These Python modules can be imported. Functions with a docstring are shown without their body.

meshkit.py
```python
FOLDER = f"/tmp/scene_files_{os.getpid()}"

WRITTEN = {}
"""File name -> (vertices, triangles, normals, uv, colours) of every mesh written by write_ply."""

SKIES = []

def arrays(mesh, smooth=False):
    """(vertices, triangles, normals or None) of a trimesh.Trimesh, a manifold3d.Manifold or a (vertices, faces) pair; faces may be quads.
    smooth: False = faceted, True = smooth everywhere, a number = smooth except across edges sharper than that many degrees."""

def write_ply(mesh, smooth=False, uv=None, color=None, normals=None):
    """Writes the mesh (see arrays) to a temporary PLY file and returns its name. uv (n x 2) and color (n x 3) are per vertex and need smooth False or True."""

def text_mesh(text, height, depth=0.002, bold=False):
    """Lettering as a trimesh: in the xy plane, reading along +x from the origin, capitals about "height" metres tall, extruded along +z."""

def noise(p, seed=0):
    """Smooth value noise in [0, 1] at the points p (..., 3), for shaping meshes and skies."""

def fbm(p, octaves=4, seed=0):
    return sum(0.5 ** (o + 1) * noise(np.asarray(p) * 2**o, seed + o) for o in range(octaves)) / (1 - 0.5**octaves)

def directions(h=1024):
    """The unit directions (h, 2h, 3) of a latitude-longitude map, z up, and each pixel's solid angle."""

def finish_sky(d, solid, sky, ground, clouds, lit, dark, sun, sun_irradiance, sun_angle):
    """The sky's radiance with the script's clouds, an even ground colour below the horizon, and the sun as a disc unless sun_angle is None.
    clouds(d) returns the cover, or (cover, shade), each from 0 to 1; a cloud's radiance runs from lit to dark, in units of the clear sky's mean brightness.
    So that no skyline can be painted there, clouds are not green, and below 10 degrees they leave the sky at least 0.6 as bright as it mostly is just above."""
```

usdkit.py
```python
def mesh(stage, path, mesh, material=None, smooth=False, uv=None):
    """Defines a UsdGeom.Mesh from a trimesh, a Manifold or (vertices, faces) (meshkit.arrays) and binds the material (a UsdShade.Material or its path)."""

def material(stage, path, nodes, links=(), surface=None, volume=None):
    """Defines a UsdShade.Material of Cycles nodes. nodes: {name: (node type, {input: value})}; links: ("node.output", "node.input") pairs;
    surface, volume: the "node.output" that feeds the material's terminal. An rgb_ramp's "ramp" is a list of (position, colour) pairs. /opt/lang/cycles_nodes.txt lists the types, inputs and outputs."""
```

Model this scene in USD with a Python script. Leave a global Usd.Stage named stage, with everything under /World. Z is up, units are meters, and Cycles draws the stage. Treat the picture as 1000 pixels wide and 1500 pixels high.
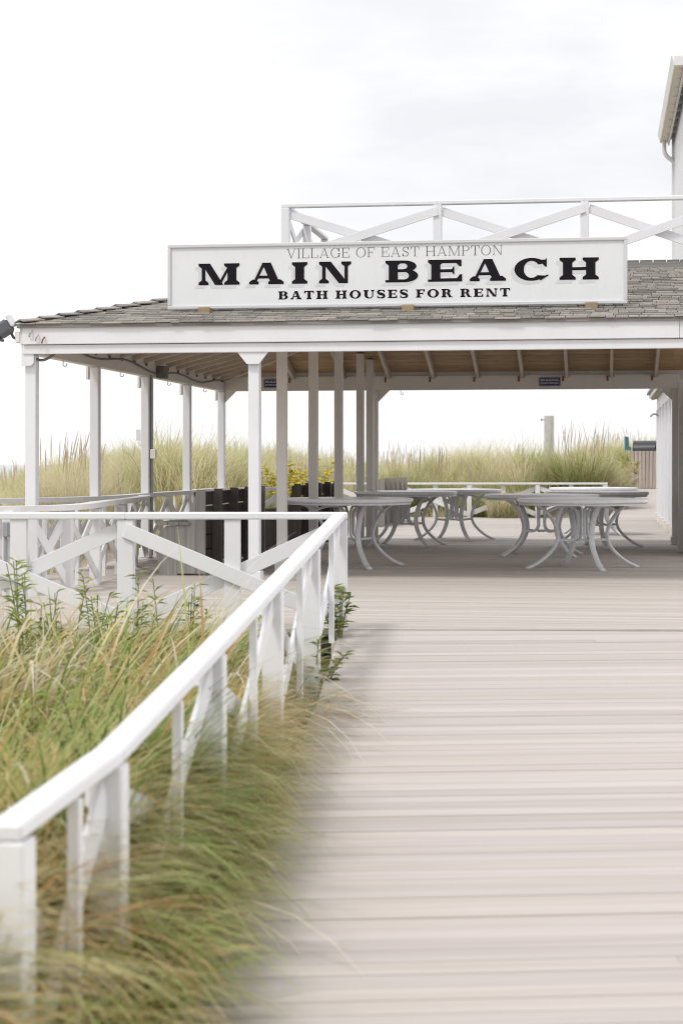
import math, numpy as np, trimesh, shapely, usdkit, meshkit
from shapely import affinity
from shapely.geometry import Polygon, LineString, box as sbox
from shapely.ops import unary_union
from pxr import Usd, UsdGeom, UsdLux, UsdShade, Gf, Sdf, Vt

stage = Usd.Stage.CreateInMemory()
UsdGeom.Xform.Define(stage, '/World'); UsdGeom.Scope.Define(stage, '/World/Looks')
UsdGeom.SetStageUpAxis(stage, 'Z'); UsdGeom.SetStageMetersPerUnit(stage, 1.0)

# ------------------------------------------------------------------ camera, sky, sun
EYE, F, HZ, YAW = 1.17, 2610.0, 680.0, math.radians(8.28)
CA, SA = math.cos(YAW), math.sin(YAW)
cam = UsdGeom.Camera.Define(stage, '/World/camera')
cam.CreateHorizontalApertureAttr(24.0); cam.CreateVerticalApertureAttr(36.0)
cam.CreateFocalLengthAttr(F / 1000 * 24.0)
cam.CreateVerticalApertureOffsetAttr(-(750 - HZ) / 1000 * 24.0)
cam.CreateFStopAttr(3.1); cam.CreateFocusDistanceAttr(18.5)
cam.CreateExposureAttr(0.70)
cam.AddTransformOp().Set(Gf.Matrix4d(CA, SA, 0, 0, 0, 0, 1, 0, SA, -CA, 0, 0, 0, 0, EYE, 1))

def c2w(xc, d, z=0.0): return np.array([xc * CA - d * SA, xc * SA + d * CA, z])
def W(px, d, z=0.0): return c2w((px - 500) / F * d, d, z)
def Xat(px, Y):
    t = (px - 500) / F
    return Y * (t * CA - SA) / (CA + t * SA)
def depth(X, Y): return -X * SA + Y * CA
def camx(X, Y): return X * CA + Y * SA

SUN = np.array([*(c2w(-.37, -.42)[:2]), .83]); SUN /= np.linalg.norm(SUN)
SUN_EL, SUN_ROT = math.asin(SUN[2]), math.atan2(SUN[0], SUN[1])
SKY_STRENGTH, SUN_INT = 0.087, 0.29

def M(name, nodes, links, surface=None, volume=None):
    return usdkit.material(stage, '/World/Looks/' + name, nodes, links, surface=surface, volume=volume)

sky_mat = M('sky_look', {
    'sky': ('sky_texture', {'sky_type': 'single_scattering', 'sun_disc': False, 'sun_elevation': SUN_EL, 'sun_rotation': SUN_ROT}),
    'tc': ('texture_coordinate', {}),
    'mp': ('mapping', {'scale': (1.0, 1.0, 3.2), 'location': (0.35, 0.1, 0.0)}),
    'n1': ('noise_texture', {'scale': 3.6, 'detail': 6.0, 'roughness': 0.52, 'distortion': 0.3}),
    'ramp': ('rgb_ramp', {'ramp': [(0.30, (7.1, 7.12, 7.22)), (0.44, (7.5, 7.5, 7.58)), (0.54, (7.9, 7.9, 7.93)), (0.72, (8.6, 8.58, 8.55))]}),
    'bank': ('normal', {'direction': tuple(float(q) for q in np.r_[c2w(.128, 1.0)[:2], .19] / np.linalg.norm([.128, 1.0, .19]))}),
    'bm': ('map_range', {'range_type': 'smoothstep', 'from_min': 0.975, 'from_max': 0.9995, 'to_min': 0.0, 'to_max': 1.0, 'clamp': True}),
    'n2': ('noise_texture', {'scale': 7.0, 'detail': 7.0, 'roughness': 0.55}), 'r2': ('map_range', {'from_min': 0.35, 'from_max': 0.65, 'to_min': 0.15, 'to_max': 0.8, 'clamp': True}),
    'bk': ('math', {'math_type': 'multiply'}), 'cb': ('mix_color', {'b': (6.0, 6.05, 6.35), 'use_clamp': False}),
    'mix': ('mix_color', {'fac': 0.965, 'use_clamp': False}),
    'sep': ('separate_xyz', {}),
    'el': ('map_range', {'from_min': 0.25, 'from_max': 1.0, 'to_min': 1.0, 'to_max': 1.22, 'clamp': True}),
    'cie': ('mix', {'mix_type': 'multiply', 'fac': 1.0, 'use_clamp': False}), 'cx': ('combine_xyz', {}),
    'bg': ('background_shader', {'strength': SKY_STRENGTH}),
}, [('tc.generated', 'mp.vector'), ('mp.vector', 'n1.vector'), ('n1.fac', 'ramp.fac'), ('sky.color', 'mix.a'), ('tc.generated', 'bank.normal'), ('bank.dot', 'bm.value'), ('mp.vector', 'n2.vector'), ('n2.fac', 'r2.value'), ('bm.result', 'bk.value1'), ('r2.result', 'bk.value2'), ('bk.value', 'cb.fac'), ('ramp.color', 'cb.a'), ('cb.result', 'mix.b'),
    ('tc.generated', 'sep.vector'), ('sep.z', 'el.value'), ('el.result', 'cx.x'), ('el.result', 'cx.y'), ('el.result', 'cx.z'),
    ('mix.result', 'cie.color1'), ('cx.vector', 'cie.color2'), ('cie.color', 'bg.color')], surface='bg.background')
dome = UsdLux.DomeLight.Define(stage, '/World/sky')
UsdShade.MaterialBindingAPI.Apply(dome.GetPrim()).Bind(sky_mat)
dome.GetPrim().SetCustomDataByKey('kind', 'structure')
sun = UsdLux.DistantLight.Define(stage, '/World/sun')
sun.CreateIntensityAttr(SUN_INT); sun.CreateAngleAttr(10.0); sun.CreateNormalizeAttr(True); sun.CreateColorAttr(Gf.Vec3f(1.0, 0.96, 0.91))
zax = SUN; xax = np.cross([0, 0, 1], zax); xax /= np.linalg.norm(xax); yax = np.cross(zax, xax)
sun.AddTransformOp().Set(Gf.Matrix4d(*xax, 0, *yax, 0, *zax, 0, 0, 0, 20, 1))

# ------------------------------------------------------------------ helpers: meshes
_T = None
def cbox(sx, sy, sz, c=0.004, center=(0, 0, 0)):
    """a box with chamfered edges"""
    global _T
    sg = np.array([(i, j, k) for i in (-1, 1) for j in (-1, 1) for k in (-1, 1)], float)
    def pts(h, c):
        out = []
        for s in sg:
            for ax in range(3):
                p = s * (h - c); p[ax] = s[ax] * h[ax]; out.append(p)
        return np.array(out)
    if _T is None:
        v = pts(np.array([1., 1., 1.]), .2)
        hull = trimesh.convex.convex_hull(v)
        idx = [int(np.argmin(((v - q) ** 2).sum(1))) for q in hull.vertices]
        _T = np.array(idx)[hull.faces]
    h = np.array([sx, sy, sz]) / 2
    c = min(c, h.min() * .8)
    return trimesh.Trimesh(pts(h, c) + np.array(center), _T, process=False)

def box8(sx, sy, sz, center=(0, 0, 0)):
    return trimesh.Trimesh(*_box(sx, sy, sz, center), process=False)
def _box(sx, sy, sz, center=(0, 0, 0)):
    v = np.array([(i, j, k) for i in (-.5, .5) for j in (-.5, .5) for k in (-.5, .5)]) * [sx, sy, sz] + np.array(center)
    f = np.array([[0, 1, 3], [0, 3, 2], [4, 6, 7], [4, 7, 5], [0, 4, 5], [0, 5, 1], [2, 3, 7], [2, 7, 6], [0, 2, 6], [0, 6, 4], [1, 5, 7], [1, 7, 3]])
    return v, f

def frame(p, q, up=(0, 0, 1)):
    x = np.asarray(q, float) - p; L = np.linalg.norm(x); x /= L
    y = np.cross(up, x); y /= np.linalg.norm(y); z = np.cross(x, y)
    return np.stack([x, y, z], 1), L

def bar(p, q, w, h, c=0.004, up=(0, 0, 1), off=(0, 0)):
    """lumber from p to q: w across (horizontal), h along up"""
    p, q = np.asarray(p, float), np.asarray(q, float)
    R, L = frame(p, q, up)
    m = cbox(L, w, h, c)
    m.vertices = m.vertices @ R.T + (p + q) / 2 + R @ np.array([0, off[0], off[1]])
    return m

def cat(*ms):
    ms = [m for m in ms]
    return trimesh.util.concatenate(ms)

def tube(pts, r, n=10, squash=None, up=(0, 0, 1), caps=True):
    p = np.asarray(pts, float); t = np.gradient(p, axis=0); t /= np.linalg.norm(t, axis=1, keepdims=True) + 1e-12
    r = np.broadcast_to(r, (len(p),))
    a = np.cross(t, up); la = np.linalg.norm(a, axis=1, keepdims=True)
    a = np.where(la < 1e-3, np.cross(t, [1.0, 0.013, 0]), a); a /= np.linalg.norm(a, axis=1, keepdims=True)
    for i in range(1, len(a)):
        if a[i] @ a[i - 1] < 0: a[i] = -a[i]
    b = np.cross(t, a); ang = np.arange(n) * 2 * np.pi / n
    sa, sb = squash or (1, 1)
    v = p[:, None] + r[:, None, None] * (sa * np.cos(ang)[None, :, None] * a[:, None] + sb * np.sin(ang)[None, :, None] * b[:, None])
    i, j = np.meshgrid(np.arange(len(p) - 1), np.arange(n), indexing='ij')
    q = np.stack([i * n + j, i * n + (j + 1) % n, (i + 1) * n + (j + 1) % n, (i + 1) * n + j], -1).reshape(-1, 4)
    f = np.vstack([q[:, [0, 1, 2]], q[:, [0, 2, 3]]]); v = v.reshape(-1, 3)
    if caps:
        k = len(v); v = np.vstack([v, p[0], p[-1]]); L = (len(p) - 1) * n
        f = np.vstack([f, [[k, (j + 1) % n, j] for j in range(n)], [[k + 1, L + j, L + (j + 1) % n] for j in range(n)]])
    m = trimesh.Trimesh(v, f, process=False); m.fix_normals() if False else None
    m.invert()
    return m

def spline(pts, n=24):
    from scipy.interpolate import CubicSpline
    p = np.asarray(pts, float); s = np.r_[0, np.cumsum(np.linalg.norm(np.diff(p, axis=0), axis=1))]
    return CubicSpline(s, p)(np.linspace(0, s[-1], n))

def prism(poly, h):
    return trimesh.creation.extrude_polygon(poly, h, engine='earcut')

def lathe(prof, n=48):
    return trimesh.creation.revolve(np.asarray(prof, float), sections=n)

# ------------------------------------------------------------------ helpers: scene
_names = {}
def shade_attr(m, mesh):
    sh = mesh.metadata.get('shade')
    if sh is not None: UsdGeom.PrimvarsAPI(m).CreatePrimvar('shade', Sdf.ValueTypeNames.FloatArray, 'vertex').Set(Vt.FloatArray.FromNumpy(np.asarray(sh, np.float32)))
def numbered(path):
    k = _names.get(path, 0); _names[path] = k + 1
    return path if k == 0 else f'{path}_{k:03d}'
class Node:
    def __init__(s, prim, path, loc, rot): s.prim, s.path, s.loc, s.rot = prim, path, np.asarray(loc, float), rot
def setd(prim, label=None, category=None, group=None, kind=None):
    for k, v in (('label', label), ('category', category), ('group', group), ('kind', kind)):
        if v: prim.SetCustomDataByKey(k, v)
def thing(name, label=None, category=None, loc=(0, 0, 0), rot=0.0, group=None, kind=None):
    path = numbered('/World/' + name); x = UsdGeom.Xform.Define(stage, path)
    x.AddTranslateOp().Set(Gf.Vec3d(*map(float, loc)))
    if rot: x.AddRotateZOp().Set(math.degrees(rot))
    setd(x.GetPrim(), label, category, group, kind)
    return Node(x.GetPrim(), path, loc, rot)
def part(parent, name, mesh, mat, smooth=False, local=False, label=None, kind=None):
    """one Mesh prim under a thing or part; mesh given in world coordinates unless local"""
    path = numbered(parent.path + '/' + name)
    if not local and (parent.loc.any() or parent.rot):
        mesh = mesh.copy(); v = np.asarray(mesh.vertices) - parent.loc
        if parent.rot:
            c, s = math.cos(-parent.rot), math.sin(-parent.rot); v = v @ np.array([[c, -s, 0], [s, c, 0], [0, 0, 1]]).T
        mesh.vertices = v
    m = usdkit.mesh(stage, path, mesh, mat, smooth=smooth); shade_attr(m, mesh)
    setd(m.GetPrim(), label, None, None, kind)
    return Node(m.GetPrim(), path, parent.loc, parent.rot)
def single(name, mesh, mat, label=None, category=None, group=None, kind=None, smooth=False):
    path = numbered('/World/' + name)
    m = usdkit.mesh(stage, path, mesh, mat, smooth=smooth); setd(m.GetPrim(), label, category, group, kind)
    return Node(m.GetPrim(), path, (0, 0, 0), 0)
def copy_of(src, name, loc, rot, label, category, group=None):
    t = thing(name, label, category, loc, rot, group)
    t.prim.GetReferences().AddInternalReference(src.prim.GetPath()); t.prim.SetInstanceable(True)
    return t

# ------------------------------------------------------------------ materials
def paint(name, col, var=0.06, rough=0.5, scale=2.5, dirt=(0.72, 0.68, 0.62), amount=0.12, bump=0.12, spec=0.4):
    c = np.array(col)
    return M(name, {
        'tc': ('texture_coordinate', {}), 'oi': ('object_info', {}),
        'n': ('noise_texture', {'scale': scale, 'detail': 5.0, 'roughness': 0.6}),
        'r': ('rgb_ramp', {'ramp': [(0.25, c * (1 - var)), (0.7, c)]}),
        'mp': ('mapping', {'scale': (7., 7., 1.6)}),
        'n2': ('noise_texture', {'scale': 4.0, 'detail': 6.0, 'roughness': 0.7}),
        'r2': ('rgb_ramp', {'ramp': [(0.52, (0, 0, 0)), (0.78, (1, 1, 1))]}),
        'k': ('math', {'math_type': 'multiply', 'value2': amount}),
        'mix': ('mix_color', {'b': c * np.array(dirt)}),
        'n3': ('noise_texture', {'scale': 45.0, 'detail': 3.0}),
        'bp': ('bump', {'strength': bump, 'distance': 0.004}),
        'p': ('principled_bsdf', {'roughness': rough, 'specular_ior_level': spec}),
    }, [('tc.object', 'n.vector'), ('n.fac', 'r.fac'), ('tc.object', 'mp.vector'), ('mp.vector', 'n2.vector'), ('n2.fac', 'r2.fac'), ('r2.color', 'k.value1'),
        ('k.value', 'mix.fac'), ('r.color', 'mix.a'), ('mix.result', 'p.base_color'), ('tc.object', 'n3.vector'), ('n3.fac', 'bp.height'), ('bp.normal', 'p.normal')], surface='p.BSDF')

def wood(name, stops, axis=0, rough=0.75, grain=1.0, vary=0.18, bump=0.3, stretch=26.0, long=0.9):
    sc = [stretch] * 3; sc[axis] = long
    sc2 = [stretch * 4] * 3; sc2[axis] = long * 3
    return M(name, {
        'tc': ('texture_coordinate', {}), 'oi': ('object_info', {}),
        'off': ('math', {'math_type': 'multiply', 'value2': 37.0}), 'cv': ('combine_xyz', {}),
        'add': ('mix', {'mix_type': 'add', 'fac': 1.0, 'use_clamp': False}),
        'mp': ('mapping', {'scale': tuple(sc)}), 'mp2': ('mapping', {'scale': tuple(sc2)}),
        'n': ('noise_texture', {'scale': grain, 'detail': 6.0, 'roughness': 0.62}),
        'nf': ('noise_texture', {'scale': grain, 'detail': 4.0, 'roughness': 0.7}),
        'nm': ('mix_float', {'fac': 0.4}),
        'r': ('rgb_ramp', {'ramp': stops}),
        'mr': ('map_range', {'from_min': 0.0, 'from_max': 1.0, 'to_min': 1.0 - vary, 'to_max': 1.0 + vary * 0.6}),
        'hsv': ('hsv', {}),
        'bp': ('bump', {'strength': bump, 'distance': 0.003}),
        'p': ('principled_bsdf', {'roughness': rough, 'specular_ior_level': 0.25}),
    }, [('oi.random', 'off.value1'), ('off.value', 'cv.x'), ('off.value', 'cv.y'), ('off.value', 'cv.z'), ('tc.object', 'add.color1'), ('cv.vector', 'add.color2'),
        ('add.color', 'mp.vector'), ('add.color', 'mp2.vector'), ('mp.vector', 'n.vector'), ('mp2.vector', 'nf.vector'), ('n.fac', 'nm.a'), ('nf.fac', 'nm.b'), ('nm.result', 'r.fac'), ('oi.random', 'mr.value'),
        ('r.color', 'hsv.color'), ('mr.result', 'hsv.value'), ('hsv.color', 'p.base_color'), ('nm.result', 'bp.height'), ('bp.normal', 'p.normal')], surface='p.BSDF')

def plain(name, col, rough=0.5, metallic=0.0, spec=0.5, var=0.12, scale=12.0):
    c = np.array(col)
    return M(name, {
        'tc': ('texture_coordinate', {}), 'n': ('noise_texture', {'scale': scale, 'detail': 4.0}),
        'r': ('rgb_ramp', {'ramp': [(0.3, c * (1 - var)), (0.7, c * (1 + var * .4))]}),
        'p': ('principled_bsdf', {'roughness': rough, 'metallic': metallic, 'specular_ior_level': spec}),
    }, [('tc.object', 'n.vector'), ('n.fac', 'r.fac'), ('r.color', 'p.base_color')], surface='p.BSDF')

def leafy(name, stops, trans=0.35, rough=0.55):
    return M(name, {
        'g': ('attribute', {'attribute': 'shade'}), 'oi': ('object_info', {}),
        'r': ('rgb_ramp', {'ramp': stops}),
        'mr': ('map_range', {'from_min': 0.0, 'from_max': 1.0, 'to_min': 0.8, 'to_max': 1.15}),
        'hsv': ('hsv', {}),
        'p': ('principled_bsdf', {'roughness': rough, 'specular_ior_level': 0.3}),
        't': ('translucent_bsdf', {}), 'm': ('mix_closure', {'fac': trans}),
    }, [('g.fac', 'r.fac'), ('oi.random', 'mr.value'), ('r.color', 'hsv.color'), ('mr.result', 'hsv.value'), ('hsv.color', 'p.base_color'), ('hsv.color', 't.color'),
        ('p.BSDF', 'm.closure1'), ('t.BSDF', 'm.closure2')], surface='m.closure')

white = paint('white_paint', (0.70, 0.705, 0.73))
white_old = paint('weathered_white_paint', (0.68, 0.675, 0.68), var=0.08, amount=0.25, dirt=(0.75, 0.68, 0.6))
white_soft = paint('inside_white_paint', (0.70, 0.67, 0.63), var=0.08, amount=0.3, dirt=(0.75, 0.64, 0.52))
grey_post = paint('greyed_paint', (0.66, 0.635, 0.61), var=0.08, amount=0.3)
sign_white = paint('sign_white', (0.68, 0.70, 0.72), var=0.05, amount=0.2, rough=0.35, bump=0.05)
frame_grey = paint('sign_frame', (0.56, 0.565, 0.58), var=0.05, amount=0.15)
ink = plain('black_lettering', (0.009, 0.007, 0.010), rough=0.6, spec=0.12)
ink_soft = plain('thin_lettering', (0.10, 0.095, 0.10), rough=0.5)
shade_print = plain('grey_letter_shadow', (0.565, 0.59, 0.61), rough=0.6, var=0.05)
deck_near = [wood(f'boardwalk_board_{w}', st, axis=0, vary=0.09, stretch=16., long=0.45) for w, st in (
    ('pale', [(0.25, (.385, .345, .325)), (0.5, (.46, .42, .40)), (0.75, (.515, .48, .465))]),
    ('rosy', [(0.25, (.37, .325, .308)), (0.5, (.45, .405, .39)), (0.75, (.515, .475, .45))]),
    ('tan', [(0.25, (.36, .32, .285)), (0.5, (.44, .40, .375)), (0.75, (.505, .47, .44))]))]
deck_far = [wood(f'deck_board_{w}', st, axis=0, vary=0.10, stretch=16., long=0.35) for w, st in (
    ('pale', [(0.25, (.38, .34, .31)), (0.5, (.47, .43, .40)), (0.75, (.54, .505, .48))]),
    ('grey', [(0.25, (.36, .325, .295)), (0.5, (.45, .41, .38)), (0.75, (.515, .48, .465))]))]
bench_grey = wood('bench_weathered_wood', [(0.25, (.15, .14, .13)), (0.5, (.27, .255, .24)), (0.75, (.38, .365, .35))], axis=2, vary=0.2)
bench_dark = wood('bench_dark_wood', [(0.25, (.025, .018, .014)), (0.5, (.05, .038, .031)), (0.75, (.09, .07, .06))], axis=2, vary=0.25)
bench_fin = wood('bench_support_wood', [(0.25, (.05, .042, .037)), (0.5, (.10, .085, .075)), (0.75, (.16, .145, .13))], axis=2, vary=0.2)
bench_sun = wood('bench_bleached_wood', [(0.25, (.14, .125, .105)), (0.5, (.22, .205, .18)), (0.75, (.31, .29, .26))], axis=2, vary=0.2)
bin_wood = wood('bin_slat_wood', [(0.25, (.30, .245, .21)), (0.5, (.43, .365, .325)), (0.75, (.52, .46, .42))], axis=2, vary=0.2)
ceiling = wood('ceiling_boards', [(0.25, (.15, .085, .04)), (0.40, (.38, .26, .155)), (0.75, (.54, .39, .255))], axis=0, stretch=9., long=2.2, vary=0.12)
rafter_mat = paint('rafter_paint', (0.56, 0.49, 0.41), var=0.2, amount=0.7, dirt=(0.6, 0.45, 0.3))
skirt_wood = wood('grey_skirt_board', [(0.25, (.12, .11, .10)), (0.5, (.2, .19, .18)), (0.75, (.3, .28, .27))], axis=0)
block_wood = wood('raw_timber', [(0.25, (.20, .15, .09)), (0.5, (.32, .25, .16)), (0.75, (.42, .34, .23))], axis=0)
SH = [(.27, .25, .23), (.31, .287, .262), (.235, .22, .205), (.33, .30, .267), (.285, .267, .25), (.20, .187, .175)]
shingle_mats = [wood(f'shingle_{n}', [(0.25, np.array(c) * .62), (0.5, np.array(c)), (0.75, np.array(c) * 1.2)], axis=1, stretch=34., long=4., vary=0.22)
                for n, c in zip(('grey', 'pale', 'slate', 'tan', 'ash', 'dark'), SH)]
metal_table = plain('table_enamel', (0.66, 0.665, 0.69), rough=0.30, spec=0.5, var=0.08)
metal_table2 = plain('table_top_enamel', (0.70, 0.705, 0.73), rough=0.32, spec=0.5, var=0.06)
galv = plain('galvanised_metal', (0.42, 0.42, 0.42), rough=0.5, metallic=0.6)
conduit_mat = plain('conduit_brown', (0.16, 0.14, 0.125), rough=0.6)
box_grey = plain('outlet_box_grey', (0.27, 0.28, 0.30), rough=0.5)
lamp_grey = plain('floodlight_grey', (0.085, 0.09, 0.10), rough=0.45)
lamp_glass = plain('floodlight_glass', (0.62, 0.64, 0.66), rough=0.15)
rust = plain('rusted_plate', (0.28, 0.13, 0.06), rough=0.8, var=0.5, scale=40.)
navy = plain('navy_enamel', (0.02, 0.028, 0.13), rough=0.4, var=0.08)
sign_text = plain('white_enamel', (0.72, 0.72, 0.74), rough=0.5, var=0.02)
lid_black = plain('black_plastic', (0.022, 0.024, 0.03), rough=0.35, var=0.1)
teal = plain('teal_enamel', (0.03, 0.15, 0.17), rough=0.5)
gutter_white = paint('gutter_white', (0.70, 0.70, 0.70), amount=0.3)
gutter_tan = paint('gutter_tan', (0.70, 0.64, 0.54), amount=0.3)
concrete = plain('grey_piling', (0.50, 0.50, 0.49), rough=0.8, var=0.18, scale=5.)
sand_mat = M('sand', {
    'g': ('geometry', {}), 'n': ('noise_texture', {'scale': 1.1, 'detail': 8.0, 'roughness': 0.62}),
    'r': ('rgb_ramp', {'ramp': [(0.3, (.40, .335, .26)), (0.55, (.50, .44, .36)), (0.8, (.56, .505, .43))]}),
    'n2': ('noise_texture', {'scale': 60.0, 'detail': 4.0}), 'bp': ('bump', {'strength': 0.5, 'distance': 0.02}),
    'p': ('principled_bsdf', {'roughness': 0.95, 'specular_ior_level': 0.1}),
}, [('g.position', 'n.vector'), ('n.fac', 'r.fac'), ('r.color', 'p.base_color'), ('g.position', 'n2.vector'), ('n2.fac', 'bp.height'), ('bp.normal', 'p.normal')], surface='p.BSDF')
sea_mat = M('sea', {
    'g': ('geometry', {}), 'n': ('noise_texture', {'scale': 0.4, 'detail': 5.0}), 'bp': ('bump', {'strength': 0.25, 'distance': 0.3}),
    'p': ('principled_bsdf', {'base_color': (.10, .14, .15), 'roughness': 0.12, 'ior': 1.33}),
}, [('g.position', 'n.vector'), ('n.fac', 'bp.height'), ('bp.normal', 'p.normal')], surface='p.BSDF')
grass_near_mat = leafy('near_grass_blades', [(0.0, (.09, .15, .03)), (0.18, (.22, .31, .075)), (0.38, (.42, .49, .17)), (0.55, (.60, .56, .30)), (0.70, (.68, .50, .27)), (0.82, (.55, .32, .13)), (0.92, (.74, .66, .48)), (1.0, (.80, .76, .64))], trans=0.45)
grass_far_mat = leafy('dune_grass_blades', [(0.0, (.27, .285, .11)), (0.3, (.48, .475, .23)), (0.55, (.62, .58, .35)), (0.8, (.70, .62, .43)), (1.0, (.76, .69, .53))], trans=0.5)
grass_green_mat = leafy('tussock_blades', [(0.0, (.09, .11, .03)), (0.35, (.22, .245, .08)), (0.65, (.38, .37, .15)), (0.85, (.58, .49, .28)), (1.0, (.68, .58, .40))], trans=0.45)
dune_green_mat = leafy('dune_green_blades', [(0.0, (.20, .24, .07)), (0.35, (.39, .43, .17)), (0.65, (.55, .55, .27)), (0.85, (.66, .59, .37)), (1.0, (.72, .63, .45))], trans=0.5)
grass_brown_mat = leafy('dry_tussock_blades', [(0.0, (.20, .15, .10)), (0.5, (.34, .26, .18)), (1.0, (.46, .37, .27))])
seed_mat = leafy('seed_stalks', [(0.0, (.50, .40, .28)), (0.5, (.60, .50, .37)), (1.0, (.68, .60, .48))], trans=0.35)
leaf_mat = leafy('weed_leaves', [(0.0, (.09, .14, .03)), (0.5, (.18, .25, .06)), (0.85, (.28, .34, .09)), (1.0, (.40, .32, .10))], trans=0.45)
lime_leaf = leafy('young_leaves', [(0.0, (.14, .19, .04)), (0.5, (.23, .30, .06)), (1.0, (.34, .38, .11))])
flower_mat = leafy('yellow_flowers', [(0.0, (.55, .40, .02)), (0.6, (.68, .53, .03)), (1.0, (.75, .62, .10))], trans=0.25)
stem_mat = plain('weed_stem', (.16, .16, .07), rough=0.7)

# ------------------------------------------------------------------ layout of the pavilion (world axes run along it)
PL = W(47, 17.9); XL, Y0 = PL[0], PL[1]                 # front left post
BAY = (17.9 / 8) / CA; YB = Y0 + 4 * BAY               # back beam line
XI = Xat(373, Y0)                                      # inner row of posts
XR = 1.02                                              # right hand edge, against the buildings
ZB, ZJ, ZT, PITCH = 2.27, 2.365, 2.56, 0.265           # beam underside, fascia joint, eave top, roof pitch
GR = 0.0675                                            # slope of the boardwalk
SEAM = 12.62
def walk_z(d): return -GR * np.maximum(SEAM - d, 0.0)
def rail_x(d): return -0.091 * (SEAM - d) + 0.0 if d > 5.3 else -0.091 * (SEAM - 5.3) - 0.18 * (5.3 - d)

# ------------------------------------------------------------------ ground, sea
def sstep(a, b, x):
    t = np.clip((x - a) / (b - a), 0, 1); return t * t * (3 - 2 * t)
def ground_z(X, Y):
    X, Y = np.asarray(X, float), np.asarray(Y, float)
    d, xc = depth(X, Y), camx(X, Y)
    base = -0.33 - GR * np.clip(SEAM - d, 0, 14)
    nz = meshkit.fbm(np.stack([X * .22, Y * .22, 0 * X], -1), 4, 3) - .5
    # dunes beyond the deck
    back = sstep(39.4, 44.5, d) * 0.95 * sstep(1.6, -0.4, X - 0.02 * (d - 40)) * (1 - 0.35 * sstep(47, 60, d))
    left = sstep(XL - 0.7, XL - 4.2, X) * sstep(15, 24, d) * 0.95
    left2 = sstep(0.0, -1.6, X - (-.1385 * d - .75)) * sstep(YB + 1.2, YB + 4.5, Y) * 0.95
    far_left = 1 - 0.55 * sstep(-0.12, -0.20, xc / np.maximum(d, 1))
    z = base + np.maximum(np.maximum(back, left), left2) * far_left * (1 + .5 * nz)
    z = np.where(d > 54, np.maximum(z, -.33 + sstep(54.5, 58.5, d) * 1.55 * sstep(-4, 0, X) * (1 + .4 * nz)), z) + nz * 0.10
    z = z + sstep(2.2, 5.5, X) * sstep(40, 47, d) * 0.9
    return np.where(d > 66, z - sstep(66, 95, d) * 4.2, z)
xs = np.r_[np.arange(-60, -20, 2.0), np.arange(-20, 12, .4), np.arange(12, 60, 3.0)]
ys = np.r_[np.arange(-20, 0, 2.0), np.arange(0, 62, .4), np.arange(62, 120, 3.0)]
gx, gy = np.meshgrid(xs, ys, indexing='ij')
gv = np.stack([gx, gy, ground_z(gx, gy)], -1).reshape(-1, 3)
ii, jj = np.meshgrid(np.arange(len(xs) - 1), np.arange(len(ys) - 1), indexing='ij'); n_ = len(ys)
gq = np.stack([ii * n_ + jj, (ii + 1) * n_ + jj, (ii + 1) * n_ + jj + 1, ii * n_ + jj + 1], -1).reshape(-1, 4)
single('sand_ground', trimesh.Trimesh(gv, np.vstack([gq[:, [0, 1, 2]], gq[:, [0, 2, 3]]]), process=False), sand_mat, kind='structure', smooth=True)
sea = np.array([[-6000, -6000, -2.6], [6000, -6000, -2.6], [6000, 9000, -2.6], [-6000, 9000, -2.6]], float)
single('sea', trimesh.Trimesh(sea, [[0, 1, 2], [0, 2, 3]], process=False), sea_mat, kind='structure')

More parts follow.
